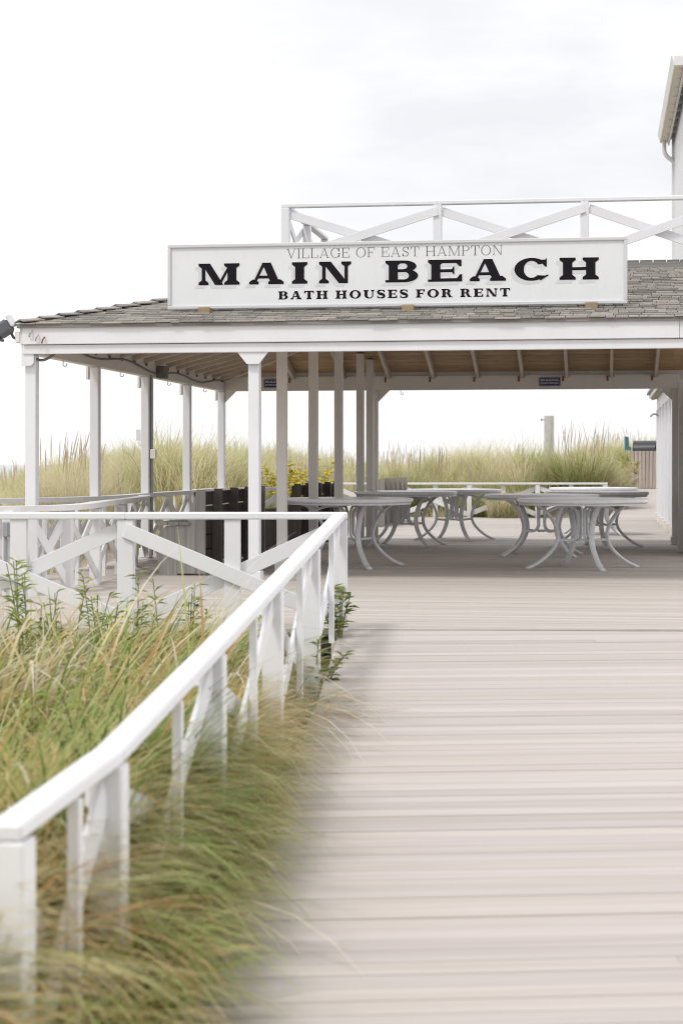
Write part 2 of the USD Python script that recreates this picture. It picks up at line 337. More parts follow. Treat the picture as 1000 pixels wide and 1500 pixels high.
# ------------------------------------------------------------------ decks of single boards
def deck(name, origin, ang, region, pitch, rows, mats, zf, seed, split, th=0.035, gap=0.006, span=(-14, 14)):
    """boards run along local x; region a polygon in world plan; zf(local y) -> height"""
    rng = np.random.default_rng(seed)
    t = thing(name, None, None, (*origin, 0), ang, kind='structure')
    c, s = math.cos(-ang), math.sin(-ang)
    reg = affinity.affine_transform(region, [c, -s, s, c, -(c * origin[0] - s * origin[1]), -(s * origin[0] + c * origin[1])])
    shapely.prepare(reg)
    for k in range(rows):
        y = k * pitch
        cuts = [span[0], span[1]]
        if rng.random() < split: cuts = [span[0], rng.uniform(-3.5, 2.5), span[1]]
        for a, b in zip(cuts, cuts[1:]):
            g = sbox(a + .0015, y + gap / 2, b - .0015, y + pitch - gap / 2).intersection(reg)
            for poly in getattr(g, 'geoms', [g]):
                if poly.is_empty or poly.area < .004 or poly.geom_type != 'Polygon': continue
                m = prism(poly, th)
                v = np.asarray(m.vertices).copy()
                v[:, 2] += zf(v[:, 1]) - th + rng.normal(0, .0009)
                m.vertices = v
                part(t, 'board', m, mats[rng.integers(len(mats))], local=True)
    return t
seam = [W(-700, SEAM)[:2], W(1900, SEAM)[:2]]
far_region = Polygon([W(-160, SEAM)[:2], W(1400, SEAM)[:2], (3.2, 19.5), (XR + .25, 21), (XR + .25, Y0 + 21.5), W(470, 39.8)[:2], (Xat(470, YB + .3), YB + .3), (XL - .16, YB + .3), (XL - .16, Y0 - 4.6)])
o = W(500, SEAM - .1)
deck('deck', (0.0, float(W(-160, SEAM)[1]) - 1.2), 0.0, far_region, 0.124, 250, deck_far, lambda y: 0 * y, 5, 0.14, span=(-9, 5))
WALK_ANG = YAW + math.radians(4.5)
near_region = Polygon([W(498, SEAM - .012)[:2], W(1700, SEAM - .012)[:2], c2w(4.2, 3.4)[:2], c2w(rail_x(4.0) + .10, 3.4)[:2], c2w(rail_x(5.3) + .11, 5.3)[:2], c2w(rail_x(10.0) + .10, 10.0)[:2]])
o2 = c2w(0.0, 3.0)
def walk_local_z(y): return walk_z(3.0 + y * 1.0)
_c4, _s4 = math.cos(math.radians(4.5)), math.sin(math.radians(4.5))
t_walk = deck('boardwalk', (float(o2[0]), float(o2[1])), WALK_ANG, near_region, 0.112, 89, deck_near, lambda y: walk_z(3.0 + y), 11, 0.10, gap=.0045, span=(-4, 6))

# ------------------------------------------------------------------ railings with crossed braces
def railing(t, pts, h, mat, rail_w=0.14, rail_t=0.05, post=0.115, brace_w=0.105, bay=None, zbase=None, mids=True, flip=1, ends=(True, True), balusters=False, foot=-0.02):
    """pts: plan points with the deck height under them, one post at each, bays between"""
    P = [np.array(p, float) for p in pts]
    n = len(P)
    for k in range(n - 1):
        a, b = P[k].copy(), P[k + 1].copy()
        u = (b - a); u[2] = 0; L = np.linalg.norm(u); u /= L; nrm = np.array([-u[1], u[0], 0]) * flip
        ta, tb = a + [0, 0, h - rail_t / 2], b + [0, 0, h - rail_t / 2]
        ext = u * (post * .5)
        part(t, 'top_rail', bar(ta - (ext if k == 0 else 0 * u), tb + (ext if k == n - 2 else 0 * u), rail_w, rail_t, .008), mat)
        lo, hi = 0.02, h - rail_t - .075
        off = post / 2 + .011
        part(t, 'brace', bar(a + nrm * off + [0, 0, lo + .05], b + nrm * off + [0, 0, hi], .02, brace_w, .003), mat)
        part(t, 'brace', bar(a - nrm * (off * .0 + .0) + u * post / 2 + [0, 0, hi], b - u * post / 2 + [0, 0, lo + .05], .02, brace_w, .003), mat)
        if mids:
            m = (a + b) / 2
            part(t, 'middle_post', cbox(post, .045, h - rail_t - foot, .004).apply_transform(_rz(math.atan2(u[1], u[0]))).apply_translation(m + [0, 0, (h - rail_t + foot) / 2] + nrm * .0335), mat)
        if balusters:
            for f in (.5,):
                m = a + (b - a) * f
                part(t, 'baluster', cbox(.035, .035, h - rail_t - .06, .003).apply_transform(_rz(math.atan2(u[1], u[0]))).apply_translation(m + [0, 0, (h - rail_t + .06) / 2] - nrm * .032), mat)
    for k in range(n):
        if (k == 0 and not ends[0]) or (k == n - 1 and not ends[1]): continue
        q = P[min(k + 1, n - 1)] - P[max(k - 1, 0)]
        part(t, 'post', cbox(post, post, h - rail_t - .001 - foot, .006).apply_transform(_rz(math.atan2(q[1], q[0]))).apply_translation(P[k] + [0, 0, (h - rail_t - .001 + foot) / 2]), mat)
def _rz(a): return trimesh.transformations.rotation_matrix(a, [0, 0, 1])

# front and side run along the boardwalk: one assembly meeting at the corner post
RH = 0.83
corner = W(497, SEAM + .0)
t = thing('boardwalk_railing', 'white timber railing with crossed braces, in front of the pavilion and down the boardwalk edge', 'railing', corner)
front_pts = [W(497 - 312 * k, SEAM) for k in range(0, 3)]
railing(t, front_pts, RH, white, flip=1, foot=-.25)
dd = [SEAM, 10.75, 8.95, 7.1, 5.25, 4.46]
side_pts = []
for d in dd:
    p = c2w(rail_x(d) - .01, d, float(walk_z(d))); side_pts.append(p)
side_pts[0] = corner.copy(); 
railing(t, side_pts, RH, white, rail_w=.092, rail_t=.046, post=.10, flip=-1, ends=(False, True), balusters=True, mids=False, foot=-.22)

e_ = side_pts[-1]
part(t, 'top_rail', bar(e_ + [0, 0, RH - .024], W(-60, 4.44, e_[2] + RH - .024), .092, .044, .008), white)
# ------------------------------------------------------------------ the pavilion
pav = thing('beach_pavilion', 'white open-sided pavilion with grey shingle roof standing on the deck', 'pavilion', (XL, Y0, 0))
posts_left = [(XL, Y0 + k * BAY) for k in range(5)]
def post(x, y, w, z1, mat, z0=0.0, block=True, wy=None):
    p = part(pav, 'post', cbox(w, wy or w, z1 - z0, .008).apply_translation((x, y, (z0 + z1) / 2)), mat)
    if block:
        part(p, 'base_block', cbox(w * 1.38, (wy or w) * 1.38, .12, .01).apply_translation((x, y, .06)), mat)
    return p
for k, (x, y) in enumerate(posts_left):
    post(x, y, .112 if k == 0 else .104, ZB, white, block=True)
front_x = [XL, XI, XI + (XI - XL) * 2]
post(XI, Y0, .112, ZB, white); post(min(front_x[2], XR - .03), Y0, .112, ZB, white)
def roof_z(x, y):
    return ZT + PITCH * min(y - (Y0 - .16), (YB + .16) - y, x - (XL - .09))
d373 = depth(XI, Y0)
for px in (413, 459, 496, 533.5, 541.5):
    d = d373 * (880 - 373) / (880 - min(px, 537)); y = (d + XI * SA) / CA
    x = XI + (0.0 if px < 530 else (-.058 if px < 540 else .048)); w = .105
    post(x, y, w, min(roof_z(x, y), 3.3) - .05, grey_post, wy=w)
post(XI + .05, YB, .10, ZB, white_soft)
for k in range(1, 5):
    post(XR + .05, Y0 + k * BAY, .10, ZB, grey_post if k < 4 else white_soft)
# collars of the front posts
for x, left in ((XL, True), (XI, False), (min(front_x[2], XR - .03), False)):
    top, low, cut = ZJ - .004, ZB - .115, .1
    if left:
        pg = Polygon([(-.075, top), (.115, top), (.115, ZB), (.05, ZB), (.05, low + .03), (.02, low), (-.075, low)])
    else:
        pg = Polygon([(-.165, top), (.165, top), (.165, ZB + .015), (.06, low), (-.06, low), (-.165, ZB + .015)])
    m = prism(pg, .022); m.apply_transform(trimesh.transformations.rotation_matrix(math.pi / 2, [1, 0, 0])); m.apply_translation((x, Y0 - .082, 0))
    part(pav, 'post_collar', m, white)
# brackets on the outer side of the left posts and back posts
for k in range(1, 5):
    y = Y0 + k * BAY
    part(pav, 'bracket', cbox(.03, .12, .16, .004).apply_translation((XL - .078, y, ZB - .06)), white_soft)
for x, s in ((XI + .1, 1), (XR + .0, -1), (XL + .05, 1)):
    pg = Polygon([(0, 0), (s * .17, 0), (0, -.17)]); m = prism(pg, .05); m.apply_transform(trimesh.transformations.rotation_matrix(math.pi / 2, [1, 0, 0])); m.apply_translation((x, YB + .03, ZB))
    part(pav, 'bracket', m, white_soft)
# beams, fascias
for name, x0, x1, y, z0, z1, th, mat in (
        ('fascia_board', XL - .055, Xat(995, Y0 - .135) - .0015, Y0 - .135, ZJ, ZT, .03, white), ('fascia_board', Xat(995, Y0 - .135) + .0015, XR + .3, Y0 - .132, ZJ, ZT - .004, .03, white),
        ('lower_trim_board', XL - .06, XR + .3, Y0 - .10, ZB, ZJ - .003, .04, white), ('front_beam', XL - .04, XR, Y0 + .01, ZB + .012, ZJ + .06, .13, grey_post),
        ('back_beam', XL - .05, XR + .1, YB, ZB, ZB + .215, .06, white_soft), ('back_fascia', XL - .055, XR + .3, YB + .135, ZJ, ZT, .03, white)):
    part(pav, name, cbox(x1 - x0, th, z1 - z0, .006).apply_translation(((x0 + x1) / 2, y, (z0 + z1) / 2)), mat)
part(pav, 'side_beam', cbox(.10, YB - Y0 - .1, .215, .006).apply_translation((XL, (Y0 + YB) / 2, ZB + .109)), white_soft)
part(pav, 'side_fascia', cbox(.03, YB - Y0 + .25, ZT - ZJ - .002, .006).apply_translation((XL - .071, (Y0 + YB) / 2, (ZT + ZJ) / 2)), white)
# roof sheathing: front, back and left slopes around a flat platform
S = 2.97; ZP = ZT + PITCH * S
ex0, ey0, ey1 = XL - .09, Y0 - .16, YB + .16
xr = XR + .35
roof_quads = {'front': [(ex0, ey0, ZT), (xr, ey0, ZT), (xr, ey0 + S, ZP), (ex0 + S, ey0 + S, ZP)],
              'back': [(xr, ey1, ZT), (ex0, ey1, ZT), (ex0 + S, ey1 - S, ZP), (xr, ey1 - S, ZP)],
              'left': [(ex0, ey1, ZT), (ex0, ey0, ZT), (ex0 + S, ey0 + S, ZP), (ex0 + S, ey1 - S, ZP)],
              'top': [(ex0 + S, ey0 + S, ZP), (xr, ey0 + S, ZP), (xr, ey1 - S, ZP), (ex0 + S, ey1 - S, ZP)]}
def slab(q, th):
    q = np.array(q, float); lo = q - [0, 0, th]
    v = np.vstack([q, lo]); f = [[0, 1, 2], [0, 2, 3], [4, 6, 5], [4, 7, 6]]
    for a in range(4):
        b = (a + 1) % 4; f += [[a, a + 4, b], [b, a + 4, b + 4]]
    return trimesh.Trimesh(v, f, process=False)
roof = None
for k, q in roof_quads.items():
    n = part(pav, 'roof' if k == 'front' else 'roof_slope', slab(q, .028), ceiling)
    if k == 'front': roof = n
# boards of the ceiling seen over the back beam
for i in range(14):
    s = .30 + i * .145
    y = ey1 - s; z = ZT + PITCH * s - .031
    part(pav, 'ceiling_board', bar((XL + .3 + s, y, z), (XR, y, z), .136, .012, .002, up=(0, PITCH, 1)), ceiling)
for i in range(11):
    s = .30 + i * .145
    x = ex0 + s; z = ZT + PITCH * s - .031
    part(pav, 'ceiling_board', bar((x, Y0 + .1 + s, z), (x, YB - .1 - s, z), .136, .012, .002, up=(-PITCH, 0, 1)), ceiling)
part(pav, 'eave_edge', cbox(xr - ex0 + .01, .02, .038, .003).apply_translation(((xr + ex0) / 2, ey0 - .008, ZT - .012)), skirt_wood)
part(pav, 'eave_edge', cbox(.02, ey1 - ey0, .038, .003).apply_translation((ex0 - .008, (ey0 + ey1) / 2, ZT - .012)), skirt_wood)
# rafters
rz = lambda s: ZT + PITCH * s - .045 - .065
for px in (430, 504, 570, 635, 700, 765, 830, 895, 960, 1030):
    x = Xat(px, YB)
    smax = min(S + .2, max(x - ex0, .4))
    part(pav, 'rafter', bar((x, ey1 - .1, rz(.1)), (x, ey1 - smax, rz(smax)), .045, .13, .003, up=(0, PITCH, 1)), rafter_mat)
    tie = part(pav, 'rafter_tie', cbox(.03, .006, .075, .001).apply_translation((x - .055, YB - .034, ZB + .155)), rust)
    part(pav, 'rafter_foot', cbox(.085, .02, .05, .003).apply_translation((x, YB - .045, ZB + .20)), rafter_mat)
y = Y0 + .35
while y < YB - .2:
    smax = min(S + .2, y - ey0, ey1 - y)
    if smax > .35: part(pav, 'rafter', bar((ex0 + .1, y, rz(.1)), (ex0 + smax, y, rz(smax)), .045, .13, .003, up=(-PITCH, 0, 1)), rafter_mat)
    part(pav, 'rafter_tie', cbox(.02, .03, .09, .001).apply_translation((XL + .062, y + .05, ZB + .17)), rust)
    y += .56
for x in np.arange(XL + .7, XR, .61):
    smax = min(S + .2, x - ex0)
    part(pav, 'rafter', bar((x, ey0 + .15, rz(.15)), (x, ey0 + smax, rz(smax)), .045, .13, .003, up=(0, -PITCH, 1)), rafter_mat)
for (sx, sy, yy) in ((1, 1, ey0), (1, -1, ey1)):
    part(pav, 'hip_rafter', bar((ex0 + .12, yy + sy * .12, rz(.12)), (ex0 + S, yy + sy * S, rz(S)), .05, .15, .003), rafter_mat)
# shingles
rng = np.random.default_rng(21)
def shingle(u, w, s, L, lift, slope):
    """a tapered shingle: u along the eave, s up the slope (plan), butt raised"""
    z0 = PITCH * s + ZT + .004; z1 = PITCH * (s + L) + ZT + .004
    v = []
    for uu in (u + .002, u + w - .002):
        for ss, zz, th in ((s, z0 + lift, .011), (s + L, z1 + .001, .004)):
            v += [(uu, ss, zz), (uu, ss, zz + th)]
    f = [[0, 1, 3], [0, 3, 2], [4, 6, 7], [4, 7, 5], [0, 4, 5], [0, 5, 1], [1, 5, 7], [1, 7, 3], [2, 3, 7], [2, 7, 6], [0, 2, 6], [0, 6, 4]]
    v = np.array(v)
    if slope == 'front': p = np.stack([v[:, 0], ey0 + v[:, 1], v[:, 2]], 1)
    elif slope == 'left': p = np.stack([ex0 + v[:, 1], ey1 - (v[:, 0] - ey0), v[:, 2]], 1)
    else: p = np.stack([v[:, 0], ey1 - v[:, 1], v[:, 2]], 1)
    m = trimesh.Trimesh(p, f, process=False)
    if slope == 'back': m.invert()
    return m
rest = {i: [] for i in range(len(shingle_mats))}
made = 0
course = 0.102
for c in range(int(S / course) + 1):
    s = -.035 + c * course
    u = ex0 + max(s, 0) - rng.uniform(0, .15)
    while u < XR + .3:
        w = rng.choice([.09, .12, .15, .19, .24]) * rng.uniform(.9, 1.1)
        a = max(u, ex0 + max(s, 0) + .015); b = min(u + w, XR + .33)
        if b - a > .03:
            L = min(course * 1.35, S - s + .02)
            mi = rng.choice(6, p=[.24, .2, .16, .15, .17, .08])
            m = shingle(a, b - a, s + rng.normal(0, .006), L, rng.uniform(.006, .013), 'front')
            xm = (a + b) / 2
            d_, xc_ = depth(xm, ey0 + s), camx(xm, ey0 + s)
            if made < 298 and c < 12 and xc_ / d_ < .195 and (c < 10 or xc_ / d_ > .15):
                part(roof, 'shingle', m, shingle_mats[mi]); made += 1
            else: rest[mi].append(m)
        u += w + .003
for slope in ('left', 'back'):
    for c in range(int(S / course) + 1):
        s = -.035 + c * course
        u, end = ((ey0 + max(s, 0), ey1 - max(s, 0)) if slope == 'left' else (ex0 + max(s, 0), XR + .3))
        while u < end - .05:
            w = min(rng.choice([.18, .22, .27, .32]), end - u)
            rest[rng.integers(6)].append(shingle(u, w, s, course * 1.35, .009, slope)); u += w + .003
for k, ms in rest.items():
    part(roof, 'shingle_courses', cat(*ms), shingle_mats[k], kind='stuff')
# overlapping caps on the hips
for k in range(19):
    s = .04 + k * .155; L = .24
    m = cbox(L, .15, .014, .003)
    R, _ = frame(np.zeros(3), np.array([1, 1, PITCH]))
    mm = []
    for sg in (-1, 1):
        c_ = cbox(L, .105, .013, .002); c_.apply_transform(trimesh.transformations.rotation_matrix(-sg * .20, [1, 0, 0])); c_.apply_translation((0, sg * .048, -.008))
        c_.apply_transform(trimesh.transformations.rotation_matrix(.09 + rng.uniform(-.02, .05), [0, 1, 0])); mm.append(c_)
    m = cat(*mm); m.vertices = m.vertices @ R.T + [ex0 + s + .05, ey0 + s + .05, ZT + PITCH * (s + .05) + .038]
    part(roof, 'hip_cap', m, shingle_mats[rng.choice([0, 2, 4, 1])])
# platform edge over the roof, with decking ends
PX0 = Xat(412, ey0 + S + .1) - .05
part(pav, 'platform_skirt', cbox(XR + .3 - PX0, .04, .10, .004).apply_translation(((PX0 + XR + .3) / 2, ey0 + S - .03, ZP + .012)), skirt_wood)
part(pav, 'platform_side', cbox(.04, YB - Y0 - 2 * S + .3, .30, .004).apply_translation((PX0, (Y0 + YB) / 2, ZP - .02)), skirt_wood)
k = 0
x = PX0
while x < XR + .3:
    w = .135
    part(pav, 'platform_board', cbox(w, YB - Y0 - 2 * S + .36, .03, .003).apply_translation((x + w / 2, (Y0 + YB) / 2, ZP + .078)), skirt_wood); x += w + .012
# hooks under the beams, conduit and boxes
def hook(x, y, z, r=.021, drop=.045):
    a = np.linspace(math.pi, -math.pi * .15, 12)
    p = [(0, 0, 0), (0, 0, -drop)] + [(r * .9 + r * math.cos(q) * -1 * -1 - 0, 0, -drop - r * .55 * 0 - r * math.sin(math.pi - q) * 1.0) for q in a]
    part(pav, 'hook', tube(np.array(p) + [x, y, z], .0045, 6), galv, smooth=True)
for k, f in enumerate((.42, 1.42, 2.45, 3.4)):
    hook(XL + .03, Y0 + f * BAY, ZB + .002)
hook(Xat(587, YB), YB - .02, ZB + .002)
cp = []
for i in range(26):
    f = i / 25; y = Y0 + .12 + f * (YB - Y0 - .3)
    cp.append((XL + .068, y, ZB + .10 + .035 * math.sin(f * 21) + .02 * math.sin(f * 7)))
part(pav, 'cable', tube(np.array(cp), .011, 7), conduit_mat, smooth=True)
part(pav, 'cable', tube(spline([(XL + .06, Y0 - .03, ZB - .045), (XL + .12, Y0 - .03, ZB - .055), (XL + .20, Y0 - .02, ZB - .02), (XL + .26, Y0, ZB + .03)], 14), .014, 7), conduit_mat, smooth=True)
jb = part(pav, 'junction_box', cbox(.10, .20, .16, .008).apply_translation((XL + .11, posts_left[2][1] + .42, ZB + .075)), conduit_mat)
py_ = posts_left[2][1]
part(pav, 'conduit', tube(np.array([(XL + .07, py_ + .03, z) for z in np.linspace(.02, ZB + .02, 8)]), .017, 8), galv, smooth=True)
part(pav, 'outlet_box', cbox(.075, .06, .12, .006).apply_translation((XL + .10, py_ - .01, 1.30)), white_soft)
part(pav, 'outlet_box', cbox(.07, .05, .14, .006).apply_translation((XL - .085, py_, 1.54)), white)
# iron cleats on the fascia end
for i, (dx, dz) in enumerate(((.075, .105), (.14, .065), (.205, .04))):
    part(pav, 'fascia_hook', tube(spline([(XL - .05 + dx, Y0 - .165, ZJ + dz - .03), (XL - .038 + dx, Y0 - .18, ZJ + dz), (XL - .02 + dx, Y0 - .165, ZJ + dz + .03)], 8), .008, 6), rust if i == 2 else galv, smooth=True)

# railing of the roof platform
yr = ey0 + S + .06
t = thing('roof_railing', 'white railing with crossed braces on top of the pavilion roof, above the big sign', 'railing', (PX0, yr, ZP + .094))
bx = [Xat(p, yr) for p in (418.5, 641, 856, 1064)]
railing(t, [(x, yr, ZP + .094) for x in bx], .715, white, rail_w=.09, rail_t=.045, post=.095, brace_w=.10, mids=False, flip=-1, foot=0)
railing(t, [(bx[0], yr + .001, ZP + .094), (bx[0] + .0, yr + 1.5, ZP + .094), (bx[0], yr + 2.9, ZP + .094)], .7145, white, rail_w=.088, rail_t=.045, post=.094, brace_w=.10, mids=False, flip=1, ends=(False, True), foot=0)

# ------------------------------------------------------------------ lettering
def ell(cx, cy, rx, ry, n=48):
    a = np.linspace(0, 2 * np.pi, n, endpoint=False); return Polygon(np.c_[cx + rx * np.cos(a), cy + ry * np.sin(a)])
def glyph(ch, w, T, t, s, sl):
    """a serif capital of height 1 and width w: thick T, thin t, serif height s and reach sl"""
    br = s * 1.1
    def foot(x0, x1, y, up):
        k = 1 if up else -1
        return Polygon([(x0 - sl, y), (x1 + sl, y), (x1 + sl, y + k * s), (x1, y + k * (s + br)), (x0, y + k * (s + br)), (x0 - sl, y + k * s)])
    def stem(x, wid, bottom=True, top=True):
        g = [sbox(x, 0, x + wid, 1)]
        if bottom: g.append(foot(x, x + wid, 0, True))
        if top: g.append(foot(x, x + wid, 1, False))
        return unary_union(g)
    def diag(x0, y0, x1, y1, wid): return Polygon([(x0, y0), (x0 + wid, y0), (x1 + wid, y1), (x1, y1)])
    def arm(x0, x1, y, top, tick): # horizontal arm with serif tick
        k = -1 if top else 1
        return Polygon([(x0, y), (x1, y), (x1, y + k * tick), (x1 - s * .9, y + k * tick), (x1 - s * 1.8 - T * .12, y + k * t * 1.15), (x0, y + k * t * 1.15)])
    x = sl
    if ch == 'I': return stem(x, T)
    if ch == 'L': return unary_union([stem(x, T), arm(x, w, 0, False, .34)])
    if ch in 'EF':
        g = [stem(x, T, ch == 'F', True), arm(x, w - (.03 if ch == 'E' else 0), 1, True, .30)]
        if ch == 'E': g += [arm(x, w, 0, False, .33), sbox(0, 0, x + T, s)]
        mx = x + T + (w - x - T) * .62
        g += [sbox(x, .5 - t * .5, mx, .5 + t * .5), Polygon([(mx - s * 1.2, .5), (mx - s * .2, .33), (mx + s * .2, .33), (mx + s * .2, .69), (mx - s * .2, .69)])]
        return unary_union(g)
    if ch == 'H': return unary_union([stem(x, T), stem(w - sl - T, T), sbox(x, .5 - t / 2, w - sl, .5 + t / 2)])
    if ch == 'T':
        c = w / 2
        tk = lambda q, k: Polygon([(q, 1), (q, .68), (q + k * s * .8, .68), (q + k * (s * 1.6 + .04), 1 - t), (q + k * (s * 1.6 + .04), 1)])
        return unary_union([stem(c - T / 2, T, True, False), sbox(0, 1 - t * 1.1, w, 1), tk(0, 1), tk(w, -1)])
    if ch == 'M':
        tl = max(t * 1.3, T * .38)
        apex = w * .5 - T * .1
        return unary_union([stem(x, tl), stem(w - sl - T, T), diag(x - .0, 1, apex - T * .35, 0, T * .95), diag(w - sl - T * .6 - tl * .4, 1, apex - T * .05, 0, tl * .8),
                            sbox(x, 1 - s, x + T * .9, 1), foot(x, x + tl, 0, True)])
    if ch == 'N':
        tl = max(t * 1.2, T * .35)
        return unary_union([stem(x + .02, tl), foot(w - sl - tl, w - sl, 1, False), sbox(w - sl - tl, 0, w - sl, 1), diag(x + .0, 1, w - sl - T * 1.0, 0, T * 1.0)])
    if ch == 'A':
        tl = max(t * 1.1, T * .33); ax = w / 2
        L = diag(x, 0, ax - T * .42, 1, tl); R = diag(w - sl - T * 1.02, 0, ax - T * .5, 1, T)
        bar_ = sbox(w * .27, .27, w * .68, .27 + t)
        return unary_union([L, R, bar_, foot(x + tl * .05, x + tl * 1.05, 0, True), foot(w - sl - T, w - sl, 0, True)])
    if ch == 'V':
        tl = max(t * 1.1, T * .33); ax = w / 2
        return unary_union([diag(x, 1, ax - T * .5, 0, T), diag(w - sl - tl, 1, ax - tl * .4, 0, tl), foot(x, x + T, 1, False), foot(w - sl - tl, w - sl, 1, False)])
    def bowl(x0, x1, y0, y1):
        cy, ry = (y0 + y1) / 2, (y1 - y0) / 2; xm = x0 + (x1 - x0) * .45
        out = unary_union([sbox(x0, y0, xm, y1), ell(xm, cy, x1 - xm, ry)])
        inn = unary_union([sbox(x0 - 1, y0 + t, xm * 1.0, y1 - t), ell(xm, cy, max(x1 - xm - T, .02), ry - t)])
        return out.difference(inn).intersection(sbox(x0, y0, x1 + 1, y1))
    if ch in 'PBR':
        g = [stem(x, T, ch != 'B', True if ch != 'B' else True), bowl(x + T * .5, w - (.05 * w if ch == 'B' else 0), .47, 1)]
        if ch == 'B': g += [bowl(x + T * .5, w, 0, .47 + t), sbox(0, 0, x + T, s)]
        if ch == 'R':
            g[1] = bowl(x + T * .5, w - sl - .06 * w, .45, 1)
            g += [diag(w * .48, .5, w - sl - T * .72, 0, T * .95), sbox(w - sl - T * .3, 0, w + sl * .4, s)]
        return unary_union(g)
    O = ell(w / 2, .5, w / 2, .52).difference(ell(w / 2, .5, max(w / 2 - T, .04), .52 - t))
    if ch == 'O': return O
    if ch in 'CG':
        cut = Polygon([(w * .60, .70), (w * 1.3, .86), (w * 1.3, .16), (w * .60, .24)])
        g = [O.difference(cut), Polygon([(w * .94, .99), (w * .94, .62), (w * .89, .62), (w * .74, .90), (w * .80, .93), (w * .90, .93), (w * .91, .99)])]
        if ch == 'G': g += [sbox(w * .95 - T * .95, .06, w * .95, .44), foot(w * .95 - T * .95, w * .95, .46, False)]
        else: g += [Polygon([(w * .72, .02 + t * .3), (w * .97, .26), (w * 1.0, .22), (w * .76, -.01)])]
        return unary_union(g)
    if ch == 'U':
        tr = max(t * 1.2, T * .38); R = w - sl
        ring = ell((x + R) / 2, .36, (R - x) / 2, .38).difference(ell((x + T + R - tr) / 2, .36, (R - tr - x - T) / 2, .38 - t)).intersection(sbox(-1, -1, w + 1, .36))
        return unary_union([sbox(x, .35, x + T, 1), foot(x, x + T, 1, False), sbox(R - tr, .35, R, 1), foot(R - tr, R, 1, False), ring])
    if ch == 'S':
        p = np.array([(.90, .80), (.72, .93), (.48, .965), (.25, .90), (.14, .76), (.22, .62), (.5, .51), (.78, .40), (.88, .25), (.76, .10), (.5, .035), (.25, .08), (.09, .22)])
        sp = spline(p * [w, 1], 60); r = np.interp(np.linspace(0, 1, 60), [0, .12, .3, .5, .7, .88, 1], np.array([t * .5, t * .5, T * .36, T * .5, T * .36, t * .5, t * .5]))
        g = [LineString(sp[i:i + 2]).buffer((r[i] + r[i + 1]) / 2, quad_segs=5) for i in range(59)]
        g += [Polygon([(w * .91, 1), (w * .91, .66), (w * .86, .66), (w * .74, .9), (w * .86, 1)]), Polygon([(w * .06, 0), (w * .06, .35), (w * .11, .35), (w * .23, .08), (w * .1, 0)])]
        return unary_union(g).intersection(sbox(-1, -.02, w + 1, 1.02))
    raise ValueError(ch)
WID = dict(A=1.05, B=.9, C=.95, E=.86, F=.8, G=1.02, H=1.05, I=.5, L=.8, M=1.25, N=1.05, O=1.05, P=.82, R=.98, S=.76, T=.9, U=1.0, V=1.02)
def line_of_text(text, x0, x1, y0, cap, wide, T, t, s, sl, space=.55, track=.22):
    adv, gl = 0.0, []
    for ch in text:
        if ch == ' ': adv += space; continue
        w = WID[ch] * wide
        if ch == 'I': w = 2 * sl + T
        gl.append((affinity.translate(glyph(ch, w, T, t, s, sl), adv, 0))); adv += w + track
    adv -= track
    return [affinity.affine_transform(g, [(x1 - x0) / adv, 0, 0, cap, x0, y0]) for g in gl]

# ------------------------------------------------------------------ the big sign
YS = ey0 + .50
sx0, sx1 = Xat(246.5, YS), Xat(918.5, YS)
def zat(py, X, Y): return EYE + (HZ - py) / F * depth(X, Y)
sz0, sz1 = .5 * (zat(452, sx0, YS) + zat(446, sx1, YS)), .5 * (zat(357, sx0, YS) + zat(348.5, sx1, YS))
SW, SHH = sx1 - sx0, sz1 - sz0
sgn = thing('painted_sign', 'long white painted board reading MAIN BEACH, standing on the front roof slope', 'sign', (sx0, YS, sz0))
def up(poly, depth_, y): # plan lettering (x, z) to a thin plate facing the viewer
    m = cat(*[prism(g, depth_) for g in getattr(poly, 'geoms', [poly]) if g.area > 1e-7])
    m.apply_transform(trimesh.transformations.rotation_matrix(math.pi / 2, [1, 0, 0])); m.apply_translation((sx0, y, sz0)); return m
part(sgn, 'board', cbox(SW - .01, .03, SHH - .01, .003).apply_translation((sx0 + SW / 2, YS, sz0 + SHH / 2)), sign_white)
fw = .034
for nm, cx, cz, w, h in (('frame_strip', SW / 2, SHH - fw / 2, SW, fw), ('frame_strip', SW / 2, fw / 2, SW, fw), ('frame_strip', fw / 2, SHH / 2, fw, SHH - 2 * fw), ('frame_strip', SW - fw / 2, SHH / 2, fw, SHH - 2 * fw)):
    part(sgn, nm, cbox(w, .055, h, .006).apply_translation((sx0 + cx, YS - .008, sz0 + cz)), frame_grey)
U = lambda px: (px - 246.5) / 672 * SW
V = lambda f: SHH * (1 - f)
cap = V(.300) - V(.630)
big = []
for ch, a, b in (('M', 293, 354.5), ('A', 369, 420.5), ('I', 433, 457.5), ('N', 472.5, 520.5), ('B', 571, 618.5), ('E', 633, 682.5), ('A', 693.5, 745.5), ('C', 758, 807), ('H', 822.5, 878)):
    w = (U(b) - U(a)) / cap
    T_ = .42 if ch not in 'MN' else .42
    big.append(affinity.affine_transform(glyph(ch, w, T_, .13, .105, .15), [cap, 0, 0, cap, U(a), V(.630)]))
yf = YS - .015
for g in big: part(sgn, 'letter_shadow', up(affinity.translate(g, -.036, -.034), .001, yf - .0008), shade_print)
for ch, g in zip('MAINBEACH', big): part(sgn, 'letter', up(g, .0015, yf - .003), ink)
for g in line_of_text('VILLAGE OF EAST HAMPTON', U(425), U(740.5), V(.238), V(.092) - V(.238), .92, .085, .032, .026, .09, .5, .17): part(sgn, 'small_letter', up(g, .001, yf - .001), ink_soft)
for g in line_of_text('BATH HOUSES FOR RENT', U(412.5), U(751.5), V(.868), V(.742) - V(.868), 1.25, .34, .115, .09, .12, .62, .30): part(sgn, 'lower_letter', up(g, .001, yf - .001), ink)
